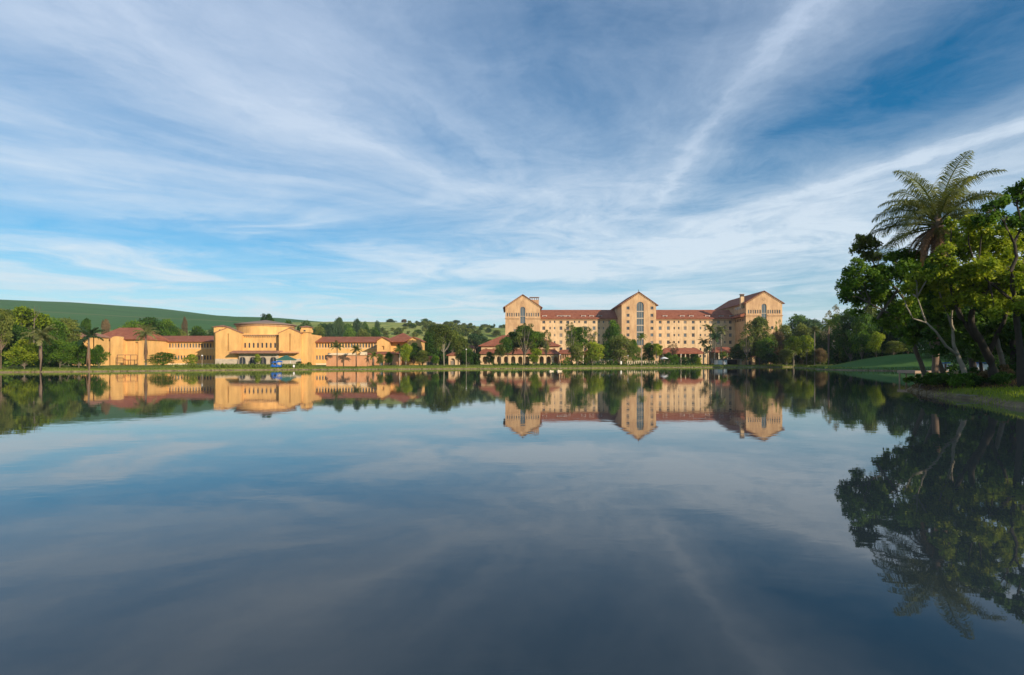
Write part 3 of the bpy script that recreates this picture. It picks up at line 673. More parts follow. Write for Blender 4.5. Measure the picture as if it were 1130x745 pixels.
    for a, b in ((417.6, 430.6), (450.5, 464.5)):
        w = xx(b)-xx(a); m = MB(); m.wall((xx(a), y-2, 0), (1, 0, 0), (0, -1, 0), [(0, g), (w, g), (w, zz(376.6)), (w/2, zz(372.6)), (0, zz(376.6))], [rect(w/2-.4, w/2+.4, zz(386), zz(382))], .4)
        m.quad((xx(a), y-2, g), (xx(a), y-2, zz(376.6)), (xx(a), y+8, zz(376.6)), (xx(a), y+8, g)); m.quad((xx(b), y-2, g), (xx(b), y+8, g), (xx(b), y+8, zz(376.6)), (xx(b), y-2, zz(376.6)))
        m.quad((xx(a), y-1.4, g), (xx(b), y-1.4, g), (xx(b), y-1.4, zz(376.6)), (xx(a), y-1.4, zz(376.6)))
        m.build('gable_bay', M['ochre'], o); m = MB(); m.gable(xx(a)-.4, xx(b)+.4, y-2.5, y+9, zz(376.9), zz(372.6), .2); m.build('bay_roof', M['roof'], o)
    window(t, xx(438.5), zz(381), .9, 1.3, y+1.75)
bath()
def annex():
    D = 161.; t = thing('garden_annex', 'low flat terracotta annex with pale parapet beside the right bathhouse wing', 'annex', (0, D, 0))
    a, b = X(360, D), X(404, D); m = MB(); m.box(a, b, 0, 9, .4, Z(392.6, D)); m.build('wall', M['brickwall'], t)
    m = MB(); m.box(a-.2, b+.2, -.2, 9.2, Z(392.6, D)+.003, Z(391.7, D)); m.build('coping', M['trim'], t)
    m = MB(); m.box(a+.3, b-3, .4, .7, Z(391.7, D), Z(389.6, D)); m.build('parapet', M['pale'], t)
    m = MB(); m.box(b-1.8, b-.2, .3, 2, Z(391.7, D), Z(388.4, D)); m.build('pier', M['pale'], t)
annex()
def small_house(name, label, pxa, pxb, D, top, eave, base, wallm, arch=None, roofm='roof'):
    t = thing(name, label, 'house', (0, D, 0)); a, b = X(pxa, D), X(pxb, D); hol = []
    if arch: hol = [archp(X(p0, D)-a, X(p1, D)-a, .7, Z(py, D), 8) for p0, p1, py in arch]
    m = MB(); m.wall((a, 0, 0), (1, 0, 0), (0, -1, 0), rect(0, b-a, .4, Z(eave, D)), hol, .4); m.box(a+.01, b-.01, .9, 6, .4, Z(eave, D)-.01); m.box(a, a+.3, 0, 1, .4, Z(eave, D)-.01); m.box(b-.3, b, 0, 1, .4, Z(eave, D)-.01); m.build('wall', M[wallm], t)
    m = MB(); m.hip(a-.5, b+.5, -.5, 6.6, Z(eave, D), Z(top, D+3), min(2.8, (b-a)/2-.2), .18); m.build('roof', M[roofm], t)
    if arch:
        for p0, p1, py in arch: window(t, (X(p0, D)+X(p1, D))/2, (.7+Z(py, D))/2, X(p1, D)-X(p0, D)-.3, max(.6, Z(py, D)-.7), .3)
small_house('arched_lodge', 'small peach lodge with wide dark arch behind the midshore trees', 466, 481, 190, 393, 395.5, 403, 'peach', [(470, 478, 399)])
small_house('garden_lodge', 'peach garden lodge between the pale trunked tree and low trees', 494, 506, 200, 389, 392.5, 403, 'peach', [(497, 502, 398)])
small_house('pale_cottage', 'distant pale cottage with red roof beside the umbrella shaped tree', 514.5, 524, 260, 381, 384.5, 402, 'peach')
small_house('pink_lodge', 'low pinkish lodge hidden among palms right of the terracotta annex', 404, 440, 178, 388, 391, 403, 'brickwall', [(409, 413, 397), (419, 423, 397), (429, 433, 397)])
small_house('lakeside_lodge', 'peach lodge glimpsed behind trees under the right hotel tower', 822, 834, 236, 391, 394, 402, 'peach', [(826, 830, 398)])
small_house('bank_lodge', 'tiny peach lodge glimpsed right of the lamp post by far shore', 890, 901, 240, 394, 396.5, 402, 'peach')
small_house('corner_house', 'small peach house half hidden by trees left of the bathhouse', 76, 104, 165, 366.5, 372, 405, 'ochre', [(84, 88, 398), (95, 98, 380)], 'roof2')

# ------------------------------------------------------------------ foliage generators
def leaves_mesh(name, centers, radii, tones, count, size, seed, squash=1.0, shell=.55, aspect=.55, clump=1):
    """leaf faces spread through lobes (centres, radii); returns mesh with a per-face tone attribute"""
    r_ = np.random.default_rng(seed); P = []; T = []; N = []
    centers = np.array(centers, float); radii = np.array(radii, float); tones = np.array(tones, float)
    w = radii**2; w = w/w.sum(); n = (w*count/clump).astype(int)+4
    for c, r, t, k in zip(centers, radii, tones, n):
        d = r_.normal(0, 1, (k, 3)); d /= np.linalg.norm(d, axis=1)[:, None]
        d[:, 2] = np.where((d[:, 2] < -.2) & (r_.random(k) < .6), -d[:, 2], d[:, 2])
        rr = r*(shell+(1.12-shell)*r_.random(k)**.6); bump = 1+.22*np.sin(d[:, 0]*5+c[0]*3)*np.sin(d[:, 1]*5+c[1]*3+1)*np.sin(d[:, 2]*6+1)
        p = c+d*(rr*bump)[:, None]*np.array([1, 1, squash])
        tt = np.clip(t+r_.normal(0, .16, k), 0, 1)
        for _ in range(clump):
            P.append(p+r_.normal(0, size*.8, (k, 3))*(0 if clump == 1 else 1)); T.append(tt+r_.normal(0, .06, k)); N.append(d)
    P = np.concatenate(P); T = np.clip(np.concatenate(T), 0, 1); N = np.concatenate(N); k = len(P)
    N = N*.5+r_.normal(0, .55, (k, 3))+np.array([0, 0, .35]); N /= np.linalg.norm(N, axis=1)[:, None]
    A = np.cross(N, r_.normal(0, 1, (k, 3))); A /= np.linalg.norm(A, axis=1)[:, None]; B = np.cross(N, A)
    s = size*(.6+.8*r_.random(k))[:, None]
    vs = np.empty((k, 4, 3)); vs[:, 0] = P-A*s; vs[:, 1] = P+B*s*aspect+N*s*.12; vs[:, 2] = P+A*s; vs[:, 3] = P-B*s*aspect+N*s*.12
    return mesh_np(name, vs.reshape(-1, 3), 4, T)
def mesh_np(name, verts, per, tone):
    me = bpy.data.meshes.new(name); nv = len(verts); nf = nv//per
    me.vertices.add(nv); me.vertices.foreach_set('co', verts.astype(np.float32).ravel())
    me.loops.add(nv); me.loops.foreach_set('vertex_index', np.arange(nv, dtype=np.int32))
    me.polygons.add(nf); me.polygons.foreach_set('loop_start', np.arange(0, nv, per, dtype=np.int32)); me.polygons.foreach_set('loop_total', np.full(nf, per, dtype=np.int32))
    me.update(calc_edges=True)
    at = me.attributes.new('tone', 'FLOAT', 'FACE'); at.data.foreach_set('value', tone.astype(np.float32))
    return me
# unit trees: height 1, width 1, origin at the foot
def unit_tree(kind, seed):
    r_ = random.Random(seed*77+hash(kind) % 1 + len(kind)*13); C = []; Rr = []; T = []
    spec = dict(round=(.12, 1.0, 18, .15, .22), high=(.42, 1.0, 17, .12, .19), low=(.02, 1.0, 14, .17, .24), flat=(.60, 1.0, 18, .11, .17), sparse=(.35, 1.0, 15, .075, .13), column=(.12, 1.0, 14, .15, .22))[kind]
    z0, z1, n, ra, rb = spec
    for k in range(n):
        t = (k+.5)/n; a = k*2.4+r_.uniform(-.4, .4); zc = z0+(z1-z0)*(.12+.8*t)
        prof = math.sin(math.pi*min(1, (.18+.75*t)))**.6 if kind != 'flat' else 1.0
        if kind == 'flat': zc = z0+(z1-z0)*r_.uniform(.25, .8); prof = 1
        rad = (.5-.13)*prof*(r_.uniform(.35, 1) if kind != 'flat' else math.sqrt((k+.5)/n))
        if t > .9 and kind != 'flat': rad *= .3
        rr = r_.uniform(ra*.65, rb*1.1)
        C.append([math.cos(a)*rad, math.sin(a)*rad, min(zc, 1-rr*.75)]); Rr.append(rr); T.append(r_.uniform(.12, .88))
    cnt = {'sparse': 1500, 'low': 3800, 'round': 4800}.get(kind, 4200)*13//10
    crown = leaves_mesh('crown', C, Rr, T, cnt, .0225 if kind != 'sparse' else .016, seed, .72, .45)
    tb = MB(); zt = z0+(z1-z0)*.45; lean = r_.uniform(-.05, .05)
    tb.tube([(0, 0, -.03), (lean*.3, 0, z0*.6), (lean, lean*.5, zt)], [.022, .015, .009], 7)
    for k in range(0, n, 2 if kind != 'sparse' else 1):
        c = C[k]; s = Vector((lean*.7, lean*.3, z0*.75+(.06 if kind == 'low' else 0))); e = Vector(c); mid = (s+e)/2+Vector((0, 0, -.03))
        tb.tube([s, mid, e], [.013, .009, .004], 5, False)
    trunk = tb.build('trunk', M['bark'], None, True); tm = trunk.data; bpy.data.objects.remove(trunk)
    return crown, tm
UT = {}
for kd in ('round', 'high', 'low', 'flat', 'sparse', 'column'):
    UT[kd] = [unit_tree(kd, s) for s in range(1, 4)]
_tc = [0]
def tree(px, D, top, wpx, kind, mt, label, group, bark='bark', foot=None, cat='tree', name=None, hw=1.0):
    _tc[0] += 1; i = _tc[0]; x = X(px, D); gz = G(x, D) if foot is None else foot; h = Z(top, D)-gz; w = wpx*D/FP
    cm, tm = UT[kind][i % 3]
    t = thing(name or {'low': 'bush'}.get(kind, 'leafy_tree'), label, cat, (x, D, gz-.05), (i*1.7) % 6.28, group)
    c = link('crown' if kind != 'low' else 'foliage', cm, M[mt], t); c.scale = (w, w*hw, h); objmat(c, mt)
    k = link('trunk' if kind != 'low' else 'stem', tm, None, t); k.scale = (max(w*.8, h*.5)*.8, max(w*.8, h*.5)*.8, h); k.scale[0] = w; k.scale[1] = w; objmat(k, bark)
    return t
def objmat(o, key):
    if not o.data.materials: o.data.materials.append(M[key])
    o.material_slots[0].link = 'OBJECT'; o.material_slots[0].material = M[key]

def frond_mesh(name, L, seed, a0=60, droop=70, nl=34, wl=.06, ll=.6, dead=False):
    """one feather frond growing along +X from the origin; a0 = starting elevation in degrees"""
    r_ = np.random.default_rng(seed); n = 16; pts = [np.zeros(3)]; ang = R(a0)
    for i in range(n):
        pts.append(pts[-1]+np.array([math.cos(ang), 0, math.sin(ang)])*L/n); ang -= R(droop)/n*(.4+1.2*i/n)
    pts = np.array(pts); V = []; 
    for i in range(n):            # rachis as thin strip pairs
        w = .05*(1-i/n)+.012
        a, b = pts[i], pts[i+1]
        V += [a+[0, -w, 0], b+[0, -w, 0], b+[0, w, 0], a+[0, w, 0]]
        V += [a+[0, 0, -w], b+[0, 0, -w], b+[0, 0, w], a+[0, 0, w]]
    for s in (-1, 1):
        for k in range(nl):
            t = .16+.83*(k+r_.random()*.6)/nl; q = t*n; i = min(n-1, int(q)); p = pts[i]+(pts[i+1]-pts[i])*(q-i)
            tg = pts[i+1]-pts[i]; tg = tg/np.linalg.norm(tg); up = np.array([-tg[2], 0, tg[0]])
            l = ll*(math.sin(math.pi*min(1, t*.86+.12))**.7)*(.8+.4*r_.random())
            hang = r_.uniform(.7, 1.7) if not dead else 1.6
            d1 = tg*.55+np.array([0, s*1.0, 0])+up*(r_.uniform(-.1, .45) if not dead else -.2); d1 /= np.linalg.norm(d1)
            d2 = d1+np.array([0, 0, -hang]); d2 /= np.linalg.norm(d2)
            m = p+d1*l*.5; e = m+d2*l*.5; wv = tg*wl*.5
            V += [p-wv*.6, m-wv, m+wv, p+wv*.6]; V += [m-wv, e-wv*.15, e+wv*.15, m+wv]
    V = np.array(V); tone = np.clip(np.repeat(r_.normal(.5, .18, 1), len(V)//4)+r_.normal(0, .12, len(V)//4), 0, 1)
    return mesh_np(name, V, 4, tone)
def merged(name, specs):
    V = []; T = []
    for me, mt in specs:
        n = len(me.vertices); a = np.empty(n*3, np.float32); me.vertices.foreach_get('co', a); a = a.reshape(-1, 3)
        m = np.array(mt); V.append(a@m[:3, :3].T+m[:3, 3]); t = np.empty(n//4, np.float32); me.attributes['tone'].data.foreach_get('value', t); T.append(t)
    return mesh_np(name, np.concatenate(V), 4, np.concatenate(T))
def palm_crown(seed, n=18, dead=False):
    r_ = random.Random(seed); S = []
    for k in range(n):
        a0 = r_.choice((70, 50, 30, 10, -15)) if not dead else r_.uniform(-60, -80); L = r_.uniform(.85, 1.1) if not dead else r_.uniform(.5, .75)
        f = frond_mesh('f', L, seed*50+k, a0, 70 if not dead else 18, 14, .055, .30 if not dead else .14, dead)
        S.append((f, Matrix.Rotation(k*2.4+r_.uniform(-.2, .2), 4, 'Z')))
    me = merged('crown', S)
    for f, _ in S: bpy.data.meshes.remove(f)
    return me
PC = [palm_crown(s) for s in (1, 2, 3)]; PD = [palm_crown(s, 16, True) for s in (5, 6)]
tb = MB(); tb.tube([(0, 0, 0), (.2, .1, .35), (0, 0, .7), (0, 0, 1)], [1.25, .95, .9, .75], 9); _o = tb.build('trunk', M['palmbark'], None, True); PT = _o.data; bpy.data.objects.remove(_o)
def palm(px, D, cy, rpx, label, group, mt='pf', bark='palmbark', skirt=False, rt=.2, low=False):
    _tc[0] += 1; i = _tc[0]; x = X(px, D); gz = G(x, D); h = Z(cy, D)-gz; r = rpx*D/FP
    t = thing('palm_tree' if not low else 'dwarf_palm', label, 'palm', (x, D, gz-.05), i*1.1 % 6.28, group)
    k = link('trunk', PT, None, t); k.scale = (rt, rt, h); objmat(k, bark)
    c = link('crown', PC[i % 3], None, t); c.location = (0, 0, h-.1); c.scale = (r, r, r); objmat(c, mt)
    if skirt: d = link('dry_fronds', PD[i % 2], None, t); d.location = (0, 0, h-.15); d.scale = (r*.62, r*.62, r*3.0); objmat(d, 'dryfrond')
    return t

# ------------------------------------------------------------------ trees of the far shore
gL = 'trees on the left bank'
tree(1, 112, 341, 30, 'high', 'ol', 'tall tree with bare reddish trunk at the left picture edge', gL, 'palmbark')
tree(-25, 112, 345, 50, 'round', 'md', 'leafy tree just beyond the left picture edge', gL)
tree(21, 142, 339, 62, 'flat', 'yg', 'wide flat topped yellow green tree highest on the left bank', gL)
tree(13, 124, 357, 36, 'round', 'dk', 'dark glossy tree under the flat topped yellow green tree', gL)
tree(27, 113.5, 374, 38, 'round', 'yg', 'small bright yellow green tree at the water edge on the left', gL)
tree(56, 150, 350, 38, 'round', 'md', 'mid green tree behind the thick trunked palm', gL)
tree(76, 156, 351.5, 36, 'round', 'ol', 'olive tree on the left bank against the dark green field hill', gL)
tree(66, 120, 374, 28, 'round', 'md', 'rounded tree just right of the thick trunked palm', gL)
tree(55, 128, 367, 26, 'round', 'dk', 'dark tree directly behind the thick trunked palm', gL)
tree(87, 122, 379, 30, 'round', 'md', 'low rounded green tree left of the drooping dark palm', gL)
tree(109, 124, 380, 20, 'round', 'md', 'small green tree at the left corner of the bathhouse pavilion', gL)
tree(95, 172, 351, 15, 'high', 'dk', 'small dark round headed tree above the trees against the field', gL)
tree(36, 160, 356, 40, 'round', 'ol', 'olive crown behind the bare pale dead trunk', gL)
palm(45, 113, 370, 19, 'palm with thick pinkish trunk standing at the left water edge', gL, 'pf', 'palmbark', False, .3)
palm(98, 118, 371, 17, 'palm with drooping dark crown left of the bathhouse', gL, 'bl', 'bark', True, .2)
palm(161, 160, 367, 15, 'tall feather palm before the left bathhouse wing', gL, 'pf', 'bark', True, .22)
t = thing('dead_tree', 'bare pale dead trunk rising above the left bank trees', 'tree', (X(37, 141), 141, .9), 0, gL)
m = MB(); h = Z(338, 141); m.tube([(0, 0, 0), (.1, 0, h*.5), (.3, 0, h-1)], [.2, .13, .04], 7); m.build('trunk', M['bark'], t)
for a in (-1, 1, .4): m = MB(); m.tube([(.15, 0, h*.7), (.15+a, .3, h*.85), (.2+a*1.5, .2, h*.95)], [.06, .04, .015], 5); m.build('branch', M['bark'], t)
gB = 'trees around the bathhouse'
tree(117, 240, 352.5, 12, 'high', 'pk', 'small pinkish tree above the tiled roof of the left pavilion', gB)
tree(148, 228, 354, 40, 'round', 'md', 'broad round tree above the left end of the bathhouse wing', gB)
tree(163, 236, 350.5, 42, 'round', 'dk', 'dark broad tree rising highest behind the left bathhouse wing', gB)
tree(184, 238, 351.5, 36, 'round', 'md', 'green tree next right of the dark broad tree behind the wing', gB)
tree(204, 330, 349.5, 9, 'column', 'pk', 'narrow brownish tree standing before the dark green field', gB)
tree(196, 245, 362, 24, 'round', 'ol', 'low olive tree behind the middle of the left wing roof', gB)
tree(218, 250, 359.5, 32, 'round', 'dk', 'dark tree behind the roof close to the left turret', gB)
tree(236, 262, 362, 24, 'round', 'bl', 'bluish green tree behind the left turret', gB)
tree(180, 152, 388.5, 33, 'low', 'md', 'large rounded lakeside bush before the left wing', gB, cat='bush')
tree(211, 152, 390.5, 18, 'low', 'yg', 'smaller pale green lakeside bush by the shaded wing corner', gB, cat='bush')
tree(284, 178, 390.5, 8, 'round', 'yg', 'tiny green tree before the second arch of the bathhouse', gB)
tree(297, 300, 346.5, 18, 'high', 'dk', 'dark tree crown peeking over the round drum roof', gB)
tree(318, 290, 353, 26, 'round', 'dk', 'dark tree behind the right edge of the drum', gB)
tree(338, 300, 354, 26, 'round', 'bl', 'bluish tree behind the right turret', gB)
tree(330, 172, 398.5, 9, 'low', 'dk', 'low dark bush right of the green tent', gB, cat='bush')
tree(341, 170, 399.5, 8, 'low', 'md', 'low green bush at the foot of the right turret', gB, cat='bush')
gF = 'trees behind the right bathhouse wing'
for px, D, top, w, kd, mt, lb in (
    (352, 330, 360, 22, 'round', 'ol', 'olive tree directly right of the turret behind the tiled wing'),
    (364, 380, 357, 20, 'round', 'bl', 'grey green tree between turret and tall gum tree'),
    (375, 400, 350.5, 16, 'high', 'bl', 'tall grey green gum tree standing above the right wing'),
    (386, 360, 362, 22, 'round', 'md', 'bright low tree behind the right wing roof middle'),
    (394, 420, 352, 17, 'round', 'bl', 'bluish tall tree right of the tall gum tree'),
    (403, 430, 354.5, 15, 'round', 'dk', 'dark tree touching the bluish tall tree on the right'),
    (400, 340, 363, 24, 'round', 'ol', 'low olive tree above the right end of the wing roof'),
    (416, 440, 353.5, 10, 'column', 'bl', 'narrow pointed tree at the start of the pale pasture'),
    (414, 350, 361, 22, 'round', 'dk', 'dark tree left of the right pavilion roof'),
    (384, 470, 357, 24, 'round', 'dk', 'far dark tree between the two tall gum trees'),
    (358, 450, 357, 26, 'round', 'dk', 'far dark tree on the field edge right of the drum')): tree(px, D, top, w, kd, mt, lb, gF)
gC = 'trees along the pasture crest'
for px, D, top, w, kd, mt, lb in (
    (431, 690, 351.8, 14, 'round', 'bl', 'flat wide crest tree first right of the wing'),
    (446, 690, 352.2, 9, 'high', 'pk', 'brownish small crest tree above the red pavilion roof'),
    (452.5, 690, 354.8, 3.5, 'high', 'dk', 'tiniest crest tree beside the brownish one'),
    (460, 690, 353.8, 6, 'round', 'bl', 'small crest tree left of the big dark crest tree'),
    (469.5, 690, 351.5, 11, 'round', 'dk', 'biggest dark crest tree right of the red pavilion roof'),
    (478, 690, 356, 4, 'round', 'dk', 'tiny low crest tree right of the big dark one'),
    (493, 690, 354.5, 8, 'round', 'dk', 'small flat crest tree above the pale trunked shore tree'),
    (503, 680, 353.2, 13, 'high', 'bl', 'spreading crest tree in the middle of the skyline gap'),
    (511.5, 660, 358.2, 9, 'round', 'bl', 'low round crest tree right of the spreading one'),
    (520, 690, 356.2, 3.2, 'high', 'dk', 'lone lollipop crest tree with thin trunk'),
    (527, 640, 360, 10, 'round', 'dk', 'round dark tree on the slope right of the lollipop tree'),
    (534, 650, 357.8, 11, 'high', 'bl', 'leaning crest tree with pale trunk left of the palm silhouette'),
    (545.5, 680, 357.4, 3, 'high', 'bl', 'thin palm like silhouette alone on the crest'),
    (553, 620, 358.8, 9, 'round', 'bl', 'crest tree touching the left edge of the hotel')): tree(px, D, top, w, kd, mt, lb, gC, foot=pasture_z(X(px, D), D)-.8)
# pasture shrubs
hs_ = [(426, 372, 9), (440, 366, 6), (455, 363, 8), (462, 370, 8), (476, 366, 9), (484, 372, 12), (498, 368, 7), (508, 373, 8), (517, 366, 8), (526, 372, 9), (539, 368, 8), (548, 372, 10), (447, 361, 5), (489, 362, 5), (512, 364, 6), (531, 365, 5), (543, 363, 5), (470, 361, 6)]
where = ['above the red pavilion apex', 'left of the crest gap', 'under the brown crest tree', 'beside the bare slope', 'below the biggest crest tree', 'behind the shore tree', 'in mid slope', 'low above the cottage', 'below the spreading tree', 'behind the umbrella tree', 'nearest the hotel roof', 'lowest by the hotel', 'just under the skyline left', 'just under the skyline middle', 'between two bare patches', 'right of the lollipop tree', 'under the palm silhouette', 'under the big crest tree']
for (px, py, w), wh in zip(hs_, where):
    D = 640
    for D_ in range(360, 690, 10):
        if pasture_z(X(px, D_), D_) >= Z(py, D_): D = D_; break
    tree(px, D, py-w*.8, w*1.25, 'round', random.Random(px).choice(['ol', 'bl', 'dk']), 'small pasture shrub tree '+wh, 'shrubs dotted over the pasture', foot=pasture_z(X(px, D), D)-.5, name='shrub_tree')
def scrub():
    q = random.Random(9); C = []; Rr = []
    while len(C) < 230:
        px = q.uniform(395, 600); d = q.uniform(370, 600); x = X(px, d)
        if math.sin(x*.045+1.3)*math.sin(d*.022+x*.01)+q.uniform(-.6, .6) < .35: continue
        r = q.uniform(1.0, 2.6); C.append((x, d, pasture_z(x, d)+r*.7)); Rr.append(r)
    me = leaves_mesh('scrub', C, Rr, [q.uniform(.1, .8) for _ in C], len(C)*110, .75, 9, .9, .4); tag(link('scrub', me, M['ol']), 'scattered scrub and thickets over the pale pasture slope', 'scrub', None, 'stuff')
scrub()
gM = 'trees on the middle shore'
for px, D, top, w, kd, mt, lb, bk in (
    (490, 176, 358.5, 36, 'high', 'ol', 'tall tree with straight pale trunk in the middle of the shore', 'barkp'),
    (475, 205, 363, 24, 'round', 'dk', 'dark tree left of the tall pale trunked tree', 'bark'),
    (483, 230, 366, 26, 'round', 'bl', 'dark bluish tree behind the tall pale trunked tree', 'bark'),
    (508, 180, 372, 26, 'round', 'ol', 'rounded olive tree right of the tall pale trunked tree', 'bark'),
    (499, 210, 365, 18, 'high', 'dk', 'dark crown between the pale trunked and olive trees', 'bark'),
    (517, 176, 385, 16, 'round', 'dk', 'low dark tree left of the pavilion porch', 'bark'),
    (526, 255, 368, 26, 'flat', 'bl', 'umbrella shaped dark tree left of the pavilion roof', 'barkd'),
    (457, 182, 378, 22, 'round', 'dk', 'dark tree below the right gable of the bathhouse', 'bark'),
    (466, 176, 386, 17, 'round', 'ol', 'low olive tree over the arched lodge', 'bark'),
    (448, 172, 379, 15, 'round', 'yg', 'bright yellow green tree before the right pavilion', 'barkp'),
    (429, 168, 388, 13, 'round', 'md', 'small green tree just right of the shaded wing end', 'bark'),
    (419, 166, 390, 10, 'round', 'ol', 'short olive tree by the annex pier', 'bark'),
    (481, 171, 392, 12, 'round', 'md', 'low green tree left of the pale trunk foot', 'bark'),
    (552, 182, 380, 16, 'high', 'ol', 'slender tree at the left end of the arcade', 'bark'),
    (540, 186, 388, 12, 'round', 'dk', 'small dark tree before the first arcade arches', 'bark')): tree(px, D, top, w, kd, mt, lb, gM, bk)
palm(441, 163, 386, 9, 'bright palm beside the yellow green tree before the right pavilion', gM, 'pfb', 'barkp', False, .18)
palm(372, 155, 381.5, 9, 'left palm of the pair growing before the terracotta annex', gM, 'pf', 'bark', False, .14)
palm(393, 155, 385.5, 8, 'right palm of the pair growing before the terracotta annex', gM, 'pf', 'bark', False, .14)
palm(412, 160, 392, 7, 'short palm at the right corner of the terracotta annex', gM, 'pfb', 'bark', False, .14)
gH = 'trees in front of the hotel'
for px, D, top, w, kd, mt, lb, bk in (
    (566, 200, 366, 22, 'high', 'dk', 'dark tree before the red roof left of the tower window', 'bark'),
    (580, 192, 355.5, 34, 'sparse', 'ol', 'tall open crowned tree before the left hotel tower', 'bark'),
    (578, 200, 359, 34, 'high', 'dk', 'dense dark crown behind the tall open tree', 'bark'),
    (592, 194, 366, 30, 'high', 'md', 'mid green tree right of the left tower window', 'bark'),
    (603, 190, 363, 18, 'sparse', 'ol', 'thin sparse tree before the right edge of the left tower', 'bark'),
    (590, 184, 384, 18, 'round', 'yg', 'bright low tree before the pavilion arcade', 'bark'),
    (560, 190, 372, 18, 'high', 'dk', 'narrow dark tree before the left pavilion roof slope', 'bark'),
    (630, 196, 354.5, 22, 'sparse', 'ol', 'tall sparse tree before the left hotel wing', 'barkp'),
    (636, 200, 361, 30, 'high', 'md', 'spreading feathery tree right of the tall sparse tree', 'bark'),
    (650, 202, 360, 26, 'sparse', 'ol', 'loose brownish green tree before the left wing middle', 'bark'),
    (654, 196, 377, 26, 'round', 'yg', 'yellow green tree low before the left hotel wing', 'bark'),
    (637, 194, 380, 22, 'round', 'ol', 'olive tree at the pavilion portico', 'bark'),
    (677, 214, 353, 26, 'round', 'md', 'dense round green tree left of the middle tower', 'bark'),
    (684, 206, 370, 34, 'round', 'ol', 'broad mixed tree under the middle tower left edge', 'barkp'),
    (668, 206, 379, 20, 'round', 'dk', 'dark tree behind the white parasols', 'bark'),
    (699, 210, 374, 18, 'round', 'md', 'green tree below the left side of the tower glazing', 'bark'),
    (716, 210, 378, 18, 'round', 'dk', 'dark low tree below the right side of the tower glazing', 'bark'),
    (725, 206, 379, 18, 'high', 'yg', 'bright young tree right of the middle tower', 'barkp'),
    (738, 232, 388.5, 13, 'round', 'dk', 'dark shrub tree before the long verandah left end', 'bark'),
    (745, 226, 391, 11, 'round', 'md', 'small green tree before the long verandah', 'bark'),
    (765, 230, 390.5, 14, 'round', 'dk', 'dark small tree before the long verandah right half', 'bark'),
    (743, 262, 376, 16, 'sparse', 'pk', 'reddish bare tree before the sunlit hotel wing', 'bark'),
    (771, 216, 394.5, 9, 'low', 'yg', 'small ball shaped bright bush on the lawn below the wing', 'bark')):
    tree(px, D, top, w, kd, mt, lb, gH, bk, cat='bush' if kd == 'low' else 'tree')
palm(708, 205, 371.5, 7, 'thin palm standing before the middle tower glazing', gH, 'pfb', 'barkp', False, .14)
palm(777, 232, 377.5, 8, 'leftmost palm of the clump before the shaded hotel wing', gH, 'pf', 'bark')
palm(784, 236, 363, 10, 'tallest palm of the clump before the shaded hotel wing', gH, 'pf', 'barkp')
palm(796, 238, 364.5, 9, 'second tall palm right of the tallest in the clump', gH, 'pf', 'barkp')
palm(789, 228, 372, 10, 'middle height dense palm in the hotel palm clump', gH, 'bl', 'bark')
palm(781, 226, 385, 8, 'lowest palm of the hotel palm clump', gH, 'bl', 'bark')
palm(798, 222, 391.5, 7, 'dwarf yellowish palm on the bank below the palm clump', gH, 'pfb', 'palmbark', False, .2, True)
gR = 'trees below and right of the right hotel tower'
for px, D, top, w, kd, mt, lb, bk in (
    (815, 240, 379, 26, 'round', 'dk', 'dark low tree left under the right hotel tower', 'bark'),
    (824, 226, 362, 28, 'sparse', 'ol', 'sparse tree left of the right hotel tower window', 'bark'),
    (838, 230, 349.5, 34, 'round', 'ol', 'big olive tree covering the foot of the right tower', 'bark'),
    (828, 236, 370, 30, 'round', 'dk', 'dark mass tree under the big olive tree', 'bark'),
    (846, 226, 372, 24, 'round', 'md', 'green tree between olive tree and reddish tree', 'bark'),
    (857, 232, 366, 22, 'round', 'pk', 'reddish brown tree at the right edge of the tower', 'bark'),
    (860, 244, 352, 16, 'sparse', 'yg', 'light sparse crown at the right corner of the tower', 'bark'),
    (866, 236, 358, 22, 'round', 'ol', 'olive tree just right of the right tower', 'bark'),
    (876, 228, 371, 26, 'high', 'yg', 'yellow green slender tree left of the lamp post', 'barkp'),
    (890, 230, 370, 24, 'high', 'yg', 'yellow green slender tree right of the lamp post', 'barkp'),
    (884, 246, 357, 26, 'round', 'ol', 'olive crown in front of the dark wooded knoll', 'bark'),
    (868, 224, 385, 22, 'round', 'ol', 'low olive tree by far shore under the reddish tree', 'barkp'),
    (850, 222, 388, 20, 'round', 'dk', 'low dark tree on the far bank beneath the tower', 'bark'),
    (881, 330, 347.6, 40, 'round', 'dk', 'dark dome of trees on the knoll right of the hotel', 'bark'),
    (899, 320, 352.5, 30, 'round', 'bl', 'dark bluish tree on the right slope of the knoll', 'bark'),
    (907, 238, 366, 22, 'round', 'dk', 'dark tree left of the two skirted palms', 'bark'),
    (905, 226, 384, 15, 'round', 'pk', 'pinkish dry shrub tree at the far cove corner', 'bark'),
    (924, 232, 352, 28, 'round', 'dk', 'dark tree behind the two skirted palms', 'bark'),
    (921, 216, 335.5, 34, 'sparse', 'bare', 'pale nearly leafless tree above the two skirted palms', 'barkp')): tree(px, D, top, w, kd, mt, lb, gR, bk)
palm(899, 226, 364.5, 8, 'palm with very thin white trunk left of the skirted palms', gR, 'pf', 'barkp', False, .16)
palm(914.5, 196, 358, 11, 'left skirted palm with dry hanging fronds before the cove', gR, 'pfb', 'palmbark', True, .3)
palm(924, 198, 353, 11.5, 'right skirted palm with dry hanging fronds before the cove', gR, 'pfb', 'palmbark', True, .3)
gG = 'trees behind the grass mound'
